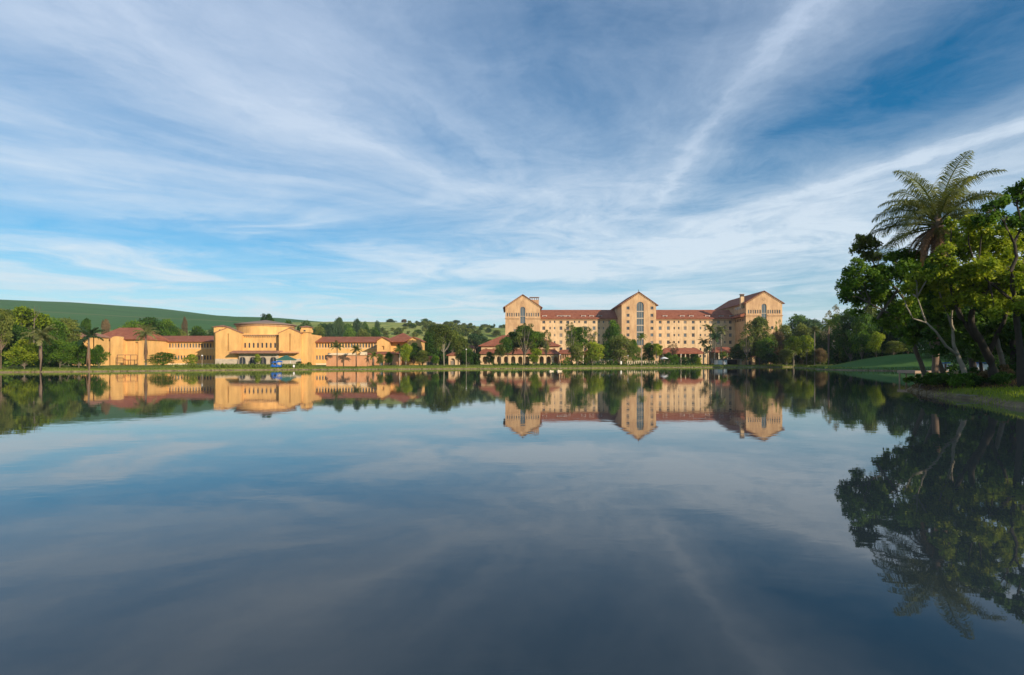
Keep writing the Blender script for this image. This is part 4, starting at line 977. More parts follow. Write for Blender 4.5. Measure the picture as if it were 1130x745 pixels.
for px, D, top, w, kd, mt, lb, bk in (
    (938, 186, 340, 34, 'round', 'dk', 'dark tree right of the skirted palms behind the mound', 'bark'),
    (951, 176, 347, 34, 'round', 'md', 'mid green bushy tree behind the left part of the mound', 'bark'),
    (960, 196, 334, 44, 'round', 'ol', 'tall olive tree rising behind the mound', 'bark'),
    (974, 180, 346, 34, 'round', 'dk', 'dark rounded tree behind the middle of the mound', 'bark'),
    (967, 170, 366, 18, 'round', 'yg', 'small bright tree at the crest of the mound', 'bark'),
    (990, 185, 330, 50, 'round', 'dk', 'tall dark tree behind the near leaning tree', 'bark'),
    (986, 168, 376, 26, 'round', 'ol', 'low olive tree along the mound crest', 'bark'),
    (1002, 168, 372, 26, 'round', 'dk', 'low dark tree at the right crest of the mound', 'bark'),
    (1020, 170, 322, 56, 'round', 'dk', 'tall dark background tree above the pier', 'bark'),
    (1052, 165, 318, 56, 'round', 'dk', 'large dark background tree behind the white branched tree', 'bark'),
    (1085, 160, 310, 60, 'round', 'dk', 'large dark background tree behind the big canopy', 'bark'),
    (1120, 155, 300, 66, 'round', 'dk', 'large dark background tree at the right picture edge', 'bark'),
    (1160, 150, 290, 70, 'round', 'dk', 'large dark tree beyond the right picture edge', 'bark'),
    (1030, 135, 368, 34, 'low', 'dk', 'dark thicket bush beyond the wooden pier', 'bark'),
    (1060, 120, 358, 44, 'low', 'dk', 'dark thicket bush behind the first kiosk', 'bark'),
    (1100, 110, 350, 50, 'low', 'dk', 'dark thicket bush behind the second kiosk', 'bark'),
    (1140, 100, 340, 60, 'low', 'dk', 'dark thicket bush at the right picture edge', 'bark')): tree(px, D, top, w, kd, mt, lb, gG, bk, cat='bush' if kd == 'low' else 'tree')
def undergrowth(name, label, pts, hmin, hmax, width, mt, seed, leaf=.35, n=None):
    q = random.Random(seed); C = []; Rr = []
    for (a, d0), (b, d1) in zip(pts[:-1], pts[1:]):
        L = math.hypot(X(b, d1)-X(a, d0), d1-d0); k = max(1, int(L/1.8))
        for i in range(k):
            s_ = (i+q.random())/k; d = d0+(d1-d0)*s_+q.uniform(-width, width); x = X(a+(b-a)*s_, d); r = q.uniform(.9, 1.9)
            h = q.uniform(hmin, hmax)
            for zz in np.arange(.6, h, 1.3): C.append((x+q.uniform(-.5, .5), d, 1+zz)); Rr.append(r*q.uniform(.7, 1))
    me = leaves_mesh(name, C, Rr, [q.uniform(.2, .7) for _ in C], n or len(C)*110, leaf, seed, .85, .4); o = link(name, me, M[mt]); tag(o, label, 'undergrowth', None, 'stuff')
undergrowth('undergrowth', 'dense green undergrowth beneath the left bank trees', [(-30, 122), (40, 124), (85, 132), (108, 136)], 2, 5.5, 4, 'md', 1)
undergrowth('woodland', 'dark wood closing the gaps behind the left bank trees', [(-40, 165), (40, 170), (100, 190)], 6, 11, 6, 'dk', 2, .45)
undergrowth('undergrowth', 'dark undergrowth behind the middle shore trees', [(440, 200), (530, 215)], 3, 6, 5, 'dk', 3)
undergrowth('woodland', 'mixed woodland behind the right bathhouse wing', [(345, 310), (420, 330), (470, 340), (560, 360)], 8, 15, 12, 'ol', 4, .7)
undergrowth('woodland', 'mixed woodland behind the left bathhouse wing', [(120, 260), (240, 275), (350, 300)], 6, 12, 8, 'md', 5, .6)
undergrowth('undergrowth', 'mixed shrubs along the hotel terrace', [(622, 214), (660, 224), (700, 232), (765, 236)], 1.2, 3.0, 2.5, 'md', 12, .28)
undergrowth('undergrowth', 'dense undergrowth below and right of the right hotel tower', [(815, 245), (870, 245), (935, 225)], 3, 8, 6, 'ol', 6, .45)
undergrowth('woodland', 'dark wood on the knoll right of the hotel', [(862, 300), (905, 300), (950, 260), (985, 230)], 10, 17, 10, 'dk', 7, .6)
undergrowth('undergrowth', 'dark thicket behind the grass mound', [(915, 200), (960, 185), (1010, 175), (1080, 165), (1150, 155)], 5, 12, 6, 'dk', 8, .4)
# shade trees standing on the right bank beyond the frame
for i, (x, y, h, w) in enumerate(((62, 44, 20, 16), (37.5, 18, 8.6, 10), (44, 25, 10, 12), (50, 33, 10.5, 12), (74, 60, 22, 17), (84, 76, 22, 18), (98, 88, 22, 18), (112, 98, 22, 18), (124, 112, 22, 18), (128, 126, 20, 18), (118, 88, 24, 18))):
    gz = G(x, y); t = thing('leafy_tree', 'shade tree on the right bank beyond the picture edge', 'tree', (x, y, gz), i, 'shade trees beyond the right picture edge')
    cm, tm = UT['round'][i % 3]; c = link('crown', cm, None, t); c.scale = (w, w, h); objmat(c, 'dk'); k = link('trunk', tm, None, t); k.scale = (w, w, h); objmat(k, 'bark')

# ------------------------------------------------------------------ near grove on the right bank
def near_tree(name, label, base, paths, lobes, mt, bark, D, size=.13, dens=1.0, seed=1, group='near trees on the right bank', squash=.8):
    """paths: list of [(px,py,D,r)...] limbs; lobes: (px,py,rpx[,D]) spread around depth D"""
    bx, by = X(base[0], base[2]), base[2]; gz = G(bx, by)
    t = thing(name, label, 'tree', (bx, by, gz-.05), 0, group); o = Vector(t.location); r_ = random.Random(seed)
    C = []; Rr = []; T = []
    for q in lobes:
        d = (q[3] if len(q) > 3 else D)+r_.uniform(-1.2, 1.2); c = Vector(V3(q[0], q[1], d))-o; rad = q[2]*d/FP
        C.append(c); Rr.append(rad*.78); T.append(r_.uniform(.25, .8))
        for _ in range(5):        # smaller satellite clumps give an uneven outline
            a = Vector((r_.gauss(0, 1), r_.gauss(0, 1), r_.gauss(0, .8))).normalized(); C.append(c+a*rad*r_.uniform(.55, .95)); Rr.append(rad*r_.uniform(.22, .42)); T.append(r_.uniform(.15, .9))
    area_ = sum(r*r for r in Rr)*12.6; size *= .78; n = int(area_*dens/(size*size)*1.3)
    me = leaves_mesh('crown', C, Rr, T, n, size, seed, squash, .35, .5, 3)
    c = link('crown', me, M[mt], t)
    m = MB()
    for i, p in enumerate(paths):
        pts = [Vector(V3(a, b, d))-o for a, b, d, r in p]; rad = [r for *_, r in p]
        if i == 0: pts[0].z = -.3
        # smooth the limb with midpoints and a little jitter
        P2 = []; R2 = []
        for k in range(len(pts)-1):
            for s in (0, .33, .66): 
                q = pts[k].lerp(pts[k+1], s); j = rad[k]*.22 if (s and k) else (rad[k]*.2 if s else 0)
                P2.append(q+Vector((r_.uniform(-j, j), r_.uniform(-j, j), r_.uniform(-j, j)))); R2.append(rad[k]+(rad[k+1]-rad[k])*s)
        P2.append(pts[-1]); R2.append(rad[-1]); m.tube(P2, R2, 9)
        if i == 0: m.build('trunk', M[bark], t, True); m = MB()
    tips = [Vector(V3(a, b, d))-o for p in paths for a, b, d, r in p[len(p)//2:]]
    for k in range(0, len(C), 6):    # twigs reaching the lobes
        e = C[k]; s = min(tips, key=lambda q: (q-e).length); 
        m.tube([s, (s+e)/2+Vector((r_.uniform(-.2, .2), r_.uniform(-.2, .2), r_.uniform(-.1, .3))), e], [.055, .04, .015], 5, False)
        for _ in range(3):
            f = e+Vector((r_.gauss(0, 1), r_.gauss(0, 1), r_.gauss(0, .7))).normalized()*Rr[k]*.9; m.tube([e, (e+f)/2+Vector((0, 0, .05)), f], [.025, .018, .008], 4, False)
    m.build('branch', M[bark], t, True)
    return t
near_tree('leaning_tree', 'dark leaning tree with slim trunk over the wooden pier', (1026, 417, 41), [
    [(1027, 421, 41, .19), (1016, 400, 40.5, .15), (1008, 380, 40, .13), (1002, 362, 39.5, .12), (990, 340, 39, .1), (975, 322, 38.5, .06)],
    [(1003, 366, 39.5, .1), (985, 348, 38, .07), (960, 335, 38, .04)], [(968, 352, 38.5, .09), (978, 338, 38.5, .1), (989, 322, 38.5, .08), (998, 300, 38.5, .04)], [(1005, 372, 40, .1), (1020, 345, 40, .07), (1030, 325, 41, .04)]],
    [(948, 302, 16), (936, 315, 13), (933, 328, 9), (958, 318, 20), (950, 330, 14), (982, 308, 20), (972, 332, 16), (1000, 298, 16), (1012, 288, 14), (995, 285, 12), (984, 284, 9), (998, 345, 20), (985, 358, 13), (1018, 345, 22), (1010, 368, 14), (1030, 325, 20), (1015, 320, 18), (945, 345, 6), (975, 352, 10), (1030, 368, 12), (996, 370, 9), (1036, 350, 13), (1040, 376, 8)],
    'md', 'bark', 38.5, .13, .85, 3)
near_tree('slender_tree', 'slender tree with small isolated olive crown left of the palm', (1046, 405, 47), [
    [(1046, 408, 47, .2), (1020, 360, 46, .15), (990, 320, 44, .1), (968, 300, 42, .06), (958, 275, 41, .03)], [(968, 300, 42, .05), (970, 285, 42, .03)]],
    [(955, 268, 11, 41), (947, 274, 8, 41), (965, 272, 8, 41), (967, 285, 9, 42), (955, 284, 8, 41), (968, 298, 8, 42), (948, 264, 5, 41)], 'ol', 'bark', 42, .12, .8, 8)
near_tree('white_branched_tree', 'tree with white forking branches and bright yellow green crown', (1068, 425, 34), [
    [(1069, 426, 34, .17), (1064, 410, 34, .14), (1057, 392, 34, .11), (1052, 378, 34, .09), (1052, 364, 34, .08), (1047, 350, 33.5, .06), (1040, 332, 33.5, .04), (1035, 318, 33.5, .03)],
    [(1057, 392, 34, .08), (1044, 382, 33.5, .07), (1033, 366, 33, .06), (1022, 356, 33, .05), (1008, 352, 33, .04), (1000, 338, 33, .03)], [(1022, 356, 33, .05), (1017, 342, 33, .04), (1012, 328, 33, .02)],
    [(1052, 372, 34, .07), (1050, 352, 34, .05), (1052, 330, 34, .03), (1055, 315, 34, .02)]],
    [(1010, 308, 12), (1020, 314, 11), (1002, 318, 8), (1012, 322, 9), (1034, 312, 11), (1045, 320, 10), (1052, 308, 11), (1042, 336, 11), (1026, 304, 9), (1055, 332, 9), (1000, 333, 5)], 'yg', 'barkp', 33.5, .115, .9, 11)
near_tree('spreading_tree', 'large spreading tree with thick dark leaning trunk and sunlit canopy', (1100, 412, 34), [
    [(1101, 415, 34, .28), (1093, 398, 34, .23), (1083, 378, 33.5, .2), (1072, 358, 33, .16), (1073, 335, 32.5, .14), (1080, 305, 32, .09), (1084, 275, 32, .05)],
    [(1080, 375, 33.5, .2), (1060, 350, 33, .14), (1050, 320, 32.5, .08), (1048, 295, 32, .04)], [(1090, 392, 34, .13), (1108, 355, 33.5, .10), (1118, 320, 33, .08)], [(1074, 335, 32.5, .12), (1100, 310, 32, .08), (1112, 295, 32, .04)],
    [(1130, 334, 31, .08), (1112, 328, 31, .07), (1092, 312, 31, .05), (1078, 298, 31, .03)]],
    [(1074, 268, 17), (1060, 280, 14), (1094, 276, 18), (1085, 296, 18), (1110, 292, 17), (1058, 300, 14), (1074, 315, 16), (1100, 316, 18), (1046, 290, 9), (1052, 262, 8), (1068, 250, 10), (1084, 250, 12), (1100, 258, 12), (1046, 275, 8), (1118, 275, 12), (1120, 312, 14), (1040, 302, 8), (1062, 328, 13), (1085, 333, 13), (1110, 334, 13), (1126, 340, 12), (1098, 345, 10), (1032, 286, 7), (1050, 248, 6), (1116, 258, 9)], 'yg', 'barkd', 31.5, .125, .9, 17)
near_tree('edge_tree', 'tree at the right edge with high open crown and bent dark limb', (1126, 410, 31), [
    [(1128, 414, 31, .2), (1124, 370, 31, .15), (1118, 320, 30.5, .12), (1116, 298, 30, .09), (1122, 283, 30, .08), (1119, 268, 30, .07), (1128, 250, 30, .06), (1122, 225, 30, .04)], [(1119, 268, 30, .06), (1108, 245, 30, .04), (1098, 235, 30, .02)]],
    [(1118, 212, 10), (1128, 222, 10), (1107, 224, 8), (1124, 240, 9), (1100, 238, 8), (1113, 246, 8), (1088, 230, 5), (1096, 226, 5), (1133, 205, 9), (1136, 250, 11), (1080, 242, 6), (1090, 244, 6)], 'md', 'barkd', 29.5, .11, .8, 23)
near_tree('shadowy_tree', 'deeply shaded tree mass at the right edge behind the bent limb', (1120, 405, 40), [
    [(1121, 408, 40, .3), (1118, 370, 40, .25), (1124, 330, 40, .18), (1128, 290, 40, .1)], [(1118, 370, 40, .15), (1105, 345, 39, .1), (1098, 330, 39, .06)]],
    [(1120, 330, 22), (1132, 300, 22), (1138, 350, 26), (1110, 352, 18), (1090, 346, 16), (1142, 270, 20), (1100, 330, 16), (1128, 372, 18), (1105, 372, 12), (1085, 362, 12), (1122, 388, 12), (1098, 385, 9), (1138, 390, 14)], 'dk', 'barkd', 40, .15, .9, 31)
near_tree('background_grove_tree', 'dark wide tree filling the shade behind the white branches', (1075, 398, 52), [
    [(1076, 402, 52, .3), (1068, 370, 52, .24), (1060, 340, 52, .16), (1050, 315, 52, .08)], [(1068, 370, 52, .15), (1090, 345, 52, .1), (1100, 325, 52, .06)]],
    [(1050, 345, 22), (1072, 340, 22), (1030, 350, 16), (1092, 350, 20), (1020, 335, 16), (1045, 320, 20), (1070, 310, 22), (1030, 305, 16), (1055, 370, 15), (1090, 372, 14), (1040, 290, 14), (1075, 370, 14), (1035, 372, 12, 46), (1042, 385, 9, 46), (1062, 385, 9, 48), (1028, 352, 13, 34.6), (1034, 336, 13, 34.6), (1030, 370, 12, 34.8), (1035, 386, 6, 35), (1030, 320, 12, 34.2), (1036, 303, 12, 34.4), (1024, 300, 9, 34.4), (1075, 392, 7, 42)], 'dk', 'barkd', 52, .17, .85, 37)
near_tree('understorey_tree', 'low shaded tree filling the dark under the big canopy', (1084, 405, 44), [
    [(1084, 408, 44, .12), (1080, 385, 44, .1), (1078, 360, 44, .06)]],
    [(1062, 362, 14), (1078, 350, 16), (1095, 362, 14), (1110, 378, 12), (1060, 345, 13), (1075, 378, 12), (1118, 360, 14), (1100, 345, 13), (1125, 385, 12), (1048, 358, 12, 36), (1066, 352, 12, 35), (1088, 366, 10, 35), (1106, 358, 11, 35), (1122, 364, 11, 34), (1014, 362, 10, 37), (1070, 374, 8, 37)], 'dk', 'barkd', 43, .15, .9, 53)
near_tree('shaded_slim_tree', 'slim straight trunk in the shade between the kiosk and right edge', (1108, 410, 37), [
    [(1110, 412, 37, .16), (1104, 390, 37, .14), (1098, 370, 37, .12), (1092, 345, 37, .08)]], [(1092, 350, 12), (1085, 338, 10), (1100, 340, 12)], 'dk', 'bark', 37, .14, .8, 41)

def near_palm():
    px, D = 1031, 37.6; x = X(px, D); gz = G(x, D); t = thing('tall_palm', 'tall feather palm with skirt of dead brown fronds above the near trees', 'palm', (x, D, gz-.1))
    h = Z(240, D)-gz; m = MB(); pts = []; rad = []
    for k in range(30):
        s = k/29; pts.append((.25*math.sin(s*2.2), 0, h*s)); rad.append(.19-.04*s+.014*(k % 2))
    m.tube(pts, rad, 12); m.build('trunk', M['palmbark'], t, True); top = Vector(pts[-1])
    m = MB(); m.lathe(top.x, top.y, [(.2, h-1.1), (.34, h-.7), (.36, h-.3), (.2, h+.15), (.02, h+.4)], 12); m.build('crownshaft', M['palmbark'], t, True)
    r_ = random.Random(12); F = [frond_mesh('frond', 4.3, 100+k, a0, dr, 72, .045, .95) for k, (a0, dr) in enumerate(((78, 78), (64, 98), (50, 105), (32, 100), (12, 80), (-10, 55)))]
    n = 0
    for k, cnt in enumerate((4, 6, 7, 7, 6, 4)):
        for j in range(cnt):
            o = link('frond', F[k], M['pf'], t); o.location = top+Vector((0, 0, -.1-.1*k)); n += 1
            o.rotation_euler = (r_.uniform(-.12, .12), r_.uniform(-.12, .12), 2*math.pi*(j+.37*k)/cnt+r_.uniform(-.2, .2)); s = r_.uniform(.92, 1.16); o.scale = (s, s, s)
    Dd = [frond_mesh('dead_frond', 3.1, 200+k, -15-22*k, 85-20*k, 44, .07, .45, True) for k in range(3)]
    for j in range(22):
        o = link('dead_frond', Dd[j % 3], M['dryfrond'], t); o.location = top+Vector((0, 0, -.55)); o.rotation_euler = (r_.uniform(-.1, .1), r_.uniform(-.1, .1), j*2.4); s = r_.uniform(.65, 1.05); o.scale = (s, s, s)
near_palm()

# ------------------------------------------------------------------ near bank growth
def bank_bush(px, py, D, r, mt, label, seed):
    x, y = X(px, D), D; gz = G(x, y); t = thing('bush', label, 'bush', (x, y, max(gz, 0)), 0, 'bushes on the near bank'); q = random.Random(seed)
    C = [(q.gauss(0, r*.5), q.gauss(0, r*.4), r*.35+abs(q.gauss(0, r*.25))) for _ in range(9)]; Rr = [r*q.uniform(.25, .45) for _ in C]
    link('foliage', leaves_mesh('foliage', C, Rr, [q.uniform(.2, .7) for _ in C], int(900*r*r)+600, .085, seed, .9, .3), M[mt], t)
    m = MB()
    for c in C: m.tube([(0, 0, -.2), (c[0]*.5, c[1]*.5, c[2]*.6), c], [.03, .02, .01], 4, False)
    m.build('stem', M['barkd'], t)
for a in ((1030, 425, 39.5, .5, 'md', 'small bush beside the foot of the leaning trunk', 1), (1014, 428, 41, .45, 'md', 'leafy bush at the tip of the near bank', 2), (1042, 436, 34.5, .8, 'dk', 'dark bush overhanging the water under the bank', 3), (1054, 436, 33, .75, 'md', 'green bush overhanging the water before the white branched tree', 4),
          (1024, 432, 37.2, .6, 'dk', 'dark bush overhanging the water near the dead branch', 5), (1064, 430, 35, .7, 'dk', 'dark bush against the white branched trunk', 6), (1033, 414, 36.4, .7, 'dk', 'dark bush hiding the foot of the tall palm', 21), (1046, 424, 36, .8, 'dk', 'dark bush between the pier end and the white branched trunk', 22), (1074, 430, 33.5, .7, 'dk', 'dark low bush right of the white branched trunk foot', 23), (1096, 424, 33, .7, 'dk', 'dark low bush before the thick leaning trunk', 24), (1086, 422, 37, .8, 'pk', 'reddish low bush in the leaf litter', 7), (1105, 418, 36, .8, 'pk', 'reddish low bush between the dark trunks', 8), (1122, 412, 37, .9, 'dk', 'dark low bush at the foot of the edge tree', 9), (1075, 416, 42, .8, 'dk', 'dark low bush left of the second kiosk', 10)): bank_bush(*a)
def blades(name, region, n, hmin, hmax, mt, label, cat, seed, wid=.02, cond=None):
    r_ = np.random.default_rng(seed); x0, x1, y0, y1 = region; P = np.stack([r_.uniform(x0, x1, n), r_.uniform(y0, y1, n)], 1); d = sdist(P); z = hgt(P); k = (d > -.05) & (z < 3)
    if cond is not None: k &= cond(P, d)
    P, z = P[k], z[k]; n = len(P); h = r_.uniform(hmin, hmax, n); a = r_.uniform(0, 6.28, n); b = r_.uniform(0, 6.28, n); ln = r_.uniform(.1, .6, n)*h
    base = np.stack([P[:, 0], P[:, 1], z-.02], 1); w = np.stack([np.cos(a), np.sin(a), a*0], 1)*(wid*(.6+.8*r_.random(n)))[:, None]; tip = base+np.stack([np.cos(b)*ln, np.sin(b)*ln, h], 1)
    V = np.empty((n, 4, 3)); V[:, 0] = base-w; V[:, 1] = base+w; V[:, 2] = tip+w*.2; V[:, 3] = tip-w*.2
    o = link(name, mesh_np(name, V.reshape(-1, 3), 4, np.clip(r_.normal(.5, .2, n), 0, 1)), M[mt]); tag(o, label, cat, None, 'stuff')
nl = lambda P, d: ((P[:, 0]-33)/9.5)**2+((P[:, 1]-40)/11.0)**2 > .95
blades('bank_grass', (19, 50, 10, 48), 60000, .06, .22, 'yg', 'short bright grass on the near right bank', 'grass', 3, .018, nl)
blades('leaf_litter', (23, 46, 27, 52), 26000, .03, .16, 'pk', 'brown leaf litter and twigs under the near trees', 'leaf litter', 4, .03, lambda P, d: ~nl(P, d))
blades('shore_grass', (-130, 120, 80, 235), 160000, .15, .5, 'ol', 'tall grass fringe along the far water line', 'grass', 5, .10, lambda P, d: d < 1.6)
blades('flower_bed', (X(240, 160), X(348, 160), 137, 170), 9000, .3, .95, 'ol', 'mixed planting on the bank before the bathhouse', 'plants', 6, .22, lambda P, d: (d > 1.0) & (d < 9) & ~((P[:, 0]/P[:, 1] > (299.5-565)/628) & (P[:, 0]/P[:, 1] < (311-565)/628)))
blades('border_planting', (X(545, 200), X(800, 210), 170, 225), 22000, .3, .9, 'dk', 'clipped dark border planting along the hotel lawn', 'plants', 7, .22, lambda P, d: (d > 11) & (d < 13.5))
t = thing('fallen_branch', 'bare grey dead branch lying over the water at the bank tip', 'branch', (X(1018, 37.6), 37.6, .3))
m = MB(); m.tube([(1.2, .6, .1), (.3, 0, .38), (-.5, -.5, .2), (-.9, -.8, -.35)], [.07, .055, .04, .02], 6); m.build('limb', M['bark'], t, True)
for q in ((.9, -.7, -.2), (1.6, -.4, .3), (.2, -.9, .5)): m = MB(); m.tube([(.3, 0, .38), (.3+q[0]*.5, q[1]*.5, .38+q[2]*.4), (.3+q[0], q[1], .3+q[2])], [.04, .03, .012], 5); m.build('twig', M['bark'], t)
t = thing('fallen_pole', 'thin pale stick lying on stones at the near waterline', 'stick', (X(1066, 30.4), 30.4, .12)); m = MB(); m.tube([(-.5, 0, .12), (.2, .05, .08), (.9, -.1, .1)], [.03, .028, .02], 6); m.build('stick', M['barkp'], t); m = MB(); m.tube([(.8, -.1, .09), (.82, -.15, -.3)], [.02, .015], 5); m.build('twig', M['barkp'], t)

# ------------------------------------------------------------------ pier and kiosks
D = 57.0; t = thing('wooden_pier', 'pale weathered wooden pier standing on posts at the near cove', 'pier', (X(1010, D), D, 0)); L = 6.6; zt = Z(409.2, D)
m = MB()
for k in range(44): m.box(k*.15, k*.15+.135, 0, 2.6, zt-.05, zt)
m.build('deck', M['wood'], t); m = MB(); m.box(0, L, -.06, -.003, zt-.26, zt-.03); m.box(-.06, -.003, -.06, 2.6, zt-.26, zt-.03); m.build('fascia', M['wood'], t)
m = MB(); m.box(.12, 1.5, .0, .1, .06, .24); m.build('lower_rail', M['wood'], t)
for x in (.06, .75, 2.6, 4.2, 5.8):
    for y in (.06, 2.4): m = MB(); m.tube([(x, y, -1.4), (x, y, zt-.06)], .07, 8); m.build('post', M['wood'], t)
def kiosk(px, D, label, w, posts):
    x = X(px, D); gz = G(x, D); t = thing('kiosk', label, 'kiosk', (x, D, gz), 0, 'white kiosks beside the pier'); top = Z(400.3, D)-gz
    for s in (-1, 1):
        m = MB(); a = s*.13; b = s*w*.62; m.v = [(a, 0, 0), (b, 0, 0), (b*.92, 0, top*.62), (a, 0, top*.93), (a, .9, 0), (b, .9, 0), (b*.92, .9, top*.62), (a, .9, top*.93)]
        m.f = [(0, 1, 2, 3), (4, 7, 6, 5), (0, 4, 5, 1), (1, 5, 6, 2), (2, 6, 7, 3), (3, 7, 4, 0)]; m.build('side_panel', M['white'], t)
    m = MB(); m.box(-.12, .12, .1, .8, 0, top*.9); m.build('door', M['rust'], t); m = MB(); m.box(-w*.45, w*.45, -.1, 1, top*.94, top*1.02); m.build('roof', M['blue'], t)
    for s in (-1, 1): m = MB(); m.box(s*w*.75-.12, s*w*.75+.12, .2, .45, top*.62, top*.85); m.build('lantern', M['white'], t); 
    for s in (-1, 1): m = MB(); m.box(s*w*.75-.03, s*w*.75+.03, .3, .36, 0, top*.61); m.build('lantern_post', M['wood'], t)
kiosk(1043.5, 63, 'white kiosk with blue top and brown door right behind the pier', 1.1, 1)
kiosk(1084, 60, 'second white kiosk in the shade partly hidden by the thick trunk', .9, 0)

# ------------------------------------------------------------------ shore furniture
def lamp(px, D, top, label):
    x = X(px, D); gz = G(x, D); h = Z(top, D)-gz; t = thing('street_lamp', label, 'lamp post', (x, D, gz-.05), 0, 'lamp posts on the far shore')
    m = MB(); m.tube([(0, 0, 0), (0, 0, .4), (0, 0, h)], [.09, .045, .035], 8); m.build('pole', M['frame'], t); m = MB(); m.lathe(0, 0, [(.02, h), (.16, h+.06), (.2, h+.2), (.07, h+.34), (.01, h+.34)], 12); m.build('lamp_head', M['white'], t)
for a in ((875.3, 222.5, 390.5, 'white lamp post at the far bank among yellow green trees'), (751.5, 212, 391.5, 'thin lamp post on the lawn before the long verandah'), (693, 200, 393, 'lamp post on the shore below the middle tower'), (223, 137.5, 393, 'lamp post before the shaded end of the left wing'), (618, 180, 392, 'lamp post by the dining pavilion portico'), (514.5, 166, 386, 'tall lamp post right of the rounded olive tree')): lamp(*a)
def parasol(px, D, cy, w, label):
    x = X(px, D); gz = G(x, D); h = Z(cy, D)-gz; t = thing('parasol', label, 'parasol', (x, D, gz), 0, 'parasols on the hotel terrace'); m = MB(); m.tube([(0, 0, 0), (0, 0, h)], .05, 6); m.build('pole', M['wood'], t)
    m = MB(); m.lathe(0, 0, [(w, h-.35), (w*.98, h-.25), (.02, h+.35)], 8); m.build('canopy', M['white'], t)
parasol(666.5, 212, 396.5, 1.15, 'left white parasol of the pair under the dark tree'); parasol(672.3, 212, 396.5, 1.15, 'right white parasol of the pair under the dark tree'); parasol(733, 220, 394.8, 1.6, 'larger white parasol left of the long verandah')
def tent():
    D = 172.; x = X(316, D); gz = G(x, D); t = thing('garden_tent', 'dark green peaked canopy tent right of the bathhouse arches', 'tent', (x, D, gz)); w = 2.2; ze = Z(396.6, D)-gz; zp = Z(391.8, D)-gz
    m = MB(); m.v = [(-w, -w, ze), (w, -w, ze), (w, w, ze), (-w, w, ze), (0, 0, zp), (-w, -w, ze-.3), (w, -w, ze-.3), (w, w, ze-.3), (-w, w, ze-.3)]; m.f = [(0, 1, 4), (1, 2, 4), (2, 3, 4), (3, 0, 4), (5, 6, 1, 0), (6, 7, 2, 1), (7, 8, 3, 2), (8, 5, 0, 3)]; m.build('canopy', M['greenc'], t)
    for sx in (-1, 1):
        for sy in (-1, 1): m = MB(); m.tube([(sx*w*.96, sy*w*.96, 0), (sx*w*.96, sy*w*.96, ze-.05)], .05, 6); m.build('post', M['white'], t)
tent()
def pedal_boat(px, D, label, z, mt, sc, top=False):
    t = thing('pedal_boat', label, 'boat', (X(px, D), D, z), .2, 'small boats'); m = MB()
    for s in (-1, 1):
        m = MB(); m.tube([(-1.2*sc, s*.45*sc, .2*sc), (-.9*sc, s*.45*sc, .15*sc), (.8*sc, s*.45*sc, .15*sc), (1.3*sc, s*.45*sc, .35*sc)], [.1*sc, .24*sc, .24*sc, .06*sc], 10); m.build('hull', M[mt], t, True)
    m = MB(); m.box(-.9*sc, .8*sc, -.5*sc, .5*sc, .3*sc, .42*sc); m.build('deck', M[mt], t)
    for s in (-1, 1): m = MB(); m.box(-.75*sc, -.55*sc, s*.28*sc-.2*sc, s*.28*sc+.2*sc, .42*sc, .85*sc); m.box(-.55*sc, -.1*sc, s*.28*sc-.2*sc, s*.28*sc+.2*sc, .42*sc, .6*sc); m.build('seat', M[mt], t)
    if top: m = MB(); m.lathe(0, 0, [(.95*sc, 1.25*sc), (.8*sc, 1.5*sc), (.4*sc, 1.68*sc), (.01, 1.72*sc)], 14); m.build('canopy', M[mt], t, True); m = MB(); m.tube([(-.5*sc, 0, .42*sc), (-.5*sc, 0, 1.4*sc)], .06, 6); m.tube([(.5*sc, 0, .42*sc), (.5*sc, 0, 1.4*sc)], .06, 6); m.build('canopy_frame', M[mt], t)
pedal_boat(608.3, 120, 'left small white boat floating before the dining pavilion', 0, 'pale', .42); pedal_boat(617.2, 121, 'right small white boat floating before the dining pavilion', 0, 'pale', .46)
pedal_boat(303, 146, 'left bright blue boat pulled ashore before the last bathhouse arch', .75, 'blue', .85, True); pedal_boat(308, 147, 'right bright blue boat pulled ashore before the last bathhouse arch', .75, 'blue', .95, True)
def sign(px, D, w, h, z, mt, label, name='sign_board'):
    x = X(px, D); gz = G(x, D); t = thing(name, label, 'sign', (x, D, gz)); m = MB(); m.box(-w/2, w/2, -.03, .03, z, z+h); m.build('panel', M[mt], t); m = MB(); m.box(-.05, .05, .035, .1, 0, z+h*.8); m.build('post', M['wood'], t)
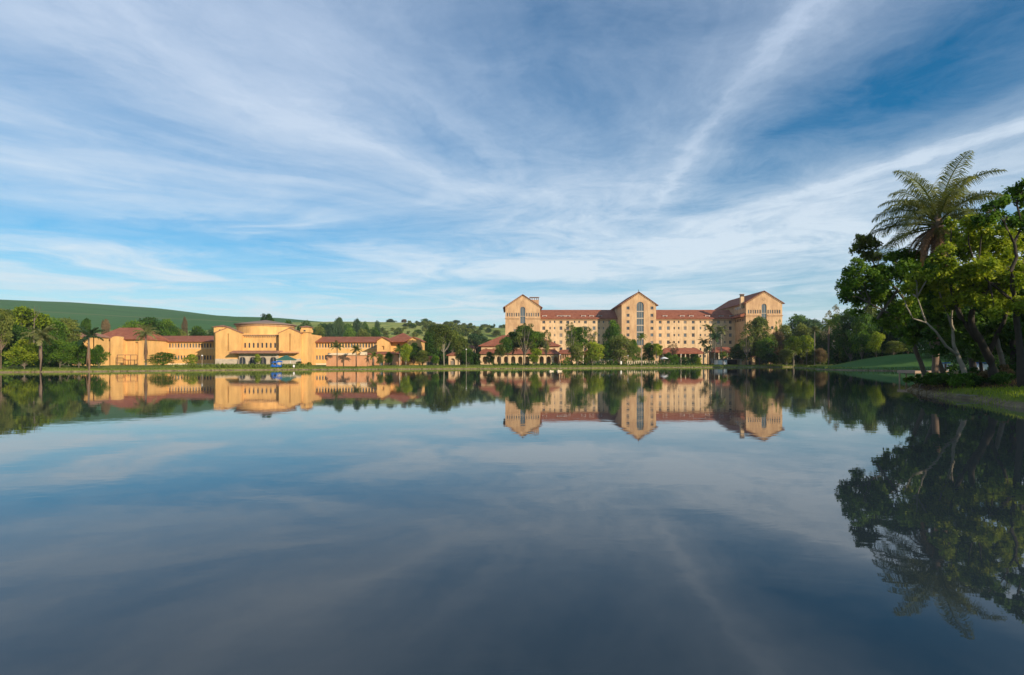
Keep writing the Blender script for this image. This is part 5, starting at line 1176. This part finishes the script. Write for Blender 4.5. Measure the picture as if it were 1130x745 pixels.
sign(324.3, 146, .45, .6, .4, 'white', 'small white sign on the bank right of the blue boats'); sign(685.5, 205, .5, 1.1, .3, 'white', 'white panel standing on the terrace right of the parasols')
def balustrade(pa, pb, D, label):
    xa, xb = X(pa, D), X(pb, D); t = thing('stone_balustrade', label, 'balustrade', (0, D, G((xa+xb)/2, D)), 0, 'terrace balustrades'); m = MB(); m.box(xa, xb, 0, .3, 0, .25); m.build('base', M['pale'], t); m = MB(); m.box(xa, xb, -.04, .34, 1.25, 1.45); m.build('rail', M['pale'], t)
    n = int((xb-xa)/.9)
    for k in range(n+1): m = MB(); q = xa+.15+k*(xb-xa-.3)/n; m.box(q-.16, q+.16, .03, .27, .253, 1.247); m.build('baluster', M['pale'], t)
balustrade(645, 664, 222, 'pale stone terrace balustrade left of the white parasols'); balustrade(692, 723, 226, 'pale stone terrace balustrade below the middle tower')
D = 232.; t = thing('boat_shed', 'low flat roofed shed with dark opening on the bank right of the palms', 'shed', (X(807, D), D, G(X(807, D), D)))
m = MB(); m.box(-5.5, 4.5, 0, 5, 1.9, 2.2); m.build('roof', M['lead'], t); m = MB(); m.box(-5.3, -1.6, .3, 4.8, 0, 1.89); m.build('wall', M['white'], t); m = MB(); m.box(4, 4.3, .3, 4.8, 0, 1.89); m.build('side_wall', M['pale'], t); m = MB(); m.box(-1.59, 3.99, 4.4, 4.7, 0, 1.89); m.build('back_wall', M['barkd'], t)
print('OBJECTS', len(bpy.data.objects))

# ------------------------------------------------------------------ air
def fn_haze():
    m = bpy.data.materials.new('pale_air'); m.use_nodes = True; nt = m.node_tree; nt.nodes.clear()
    v = nd(nt, 'ShaderNodeVolumePrincipled'); v.inputs['Color'].default_value = (.80, .88, 1, 1); v.inputs['Density'].default_value = .00011; v.inputs['Anisotropy'].default_value = 0
    out = nd(nt, 'ShaderNodeOutputMaterial'); lk(nt, v.outputs[0], out.inputs['Volume']); return m
m = MB(); m.box(-6500, 6500, -3500, 9500, -6, 170); o = m.build('haze', fn_haze()); o['kind'] = 'stuff'; o['label'] = 'thin pale morning haze over the lake and hills'; o['category'] = 'haze'
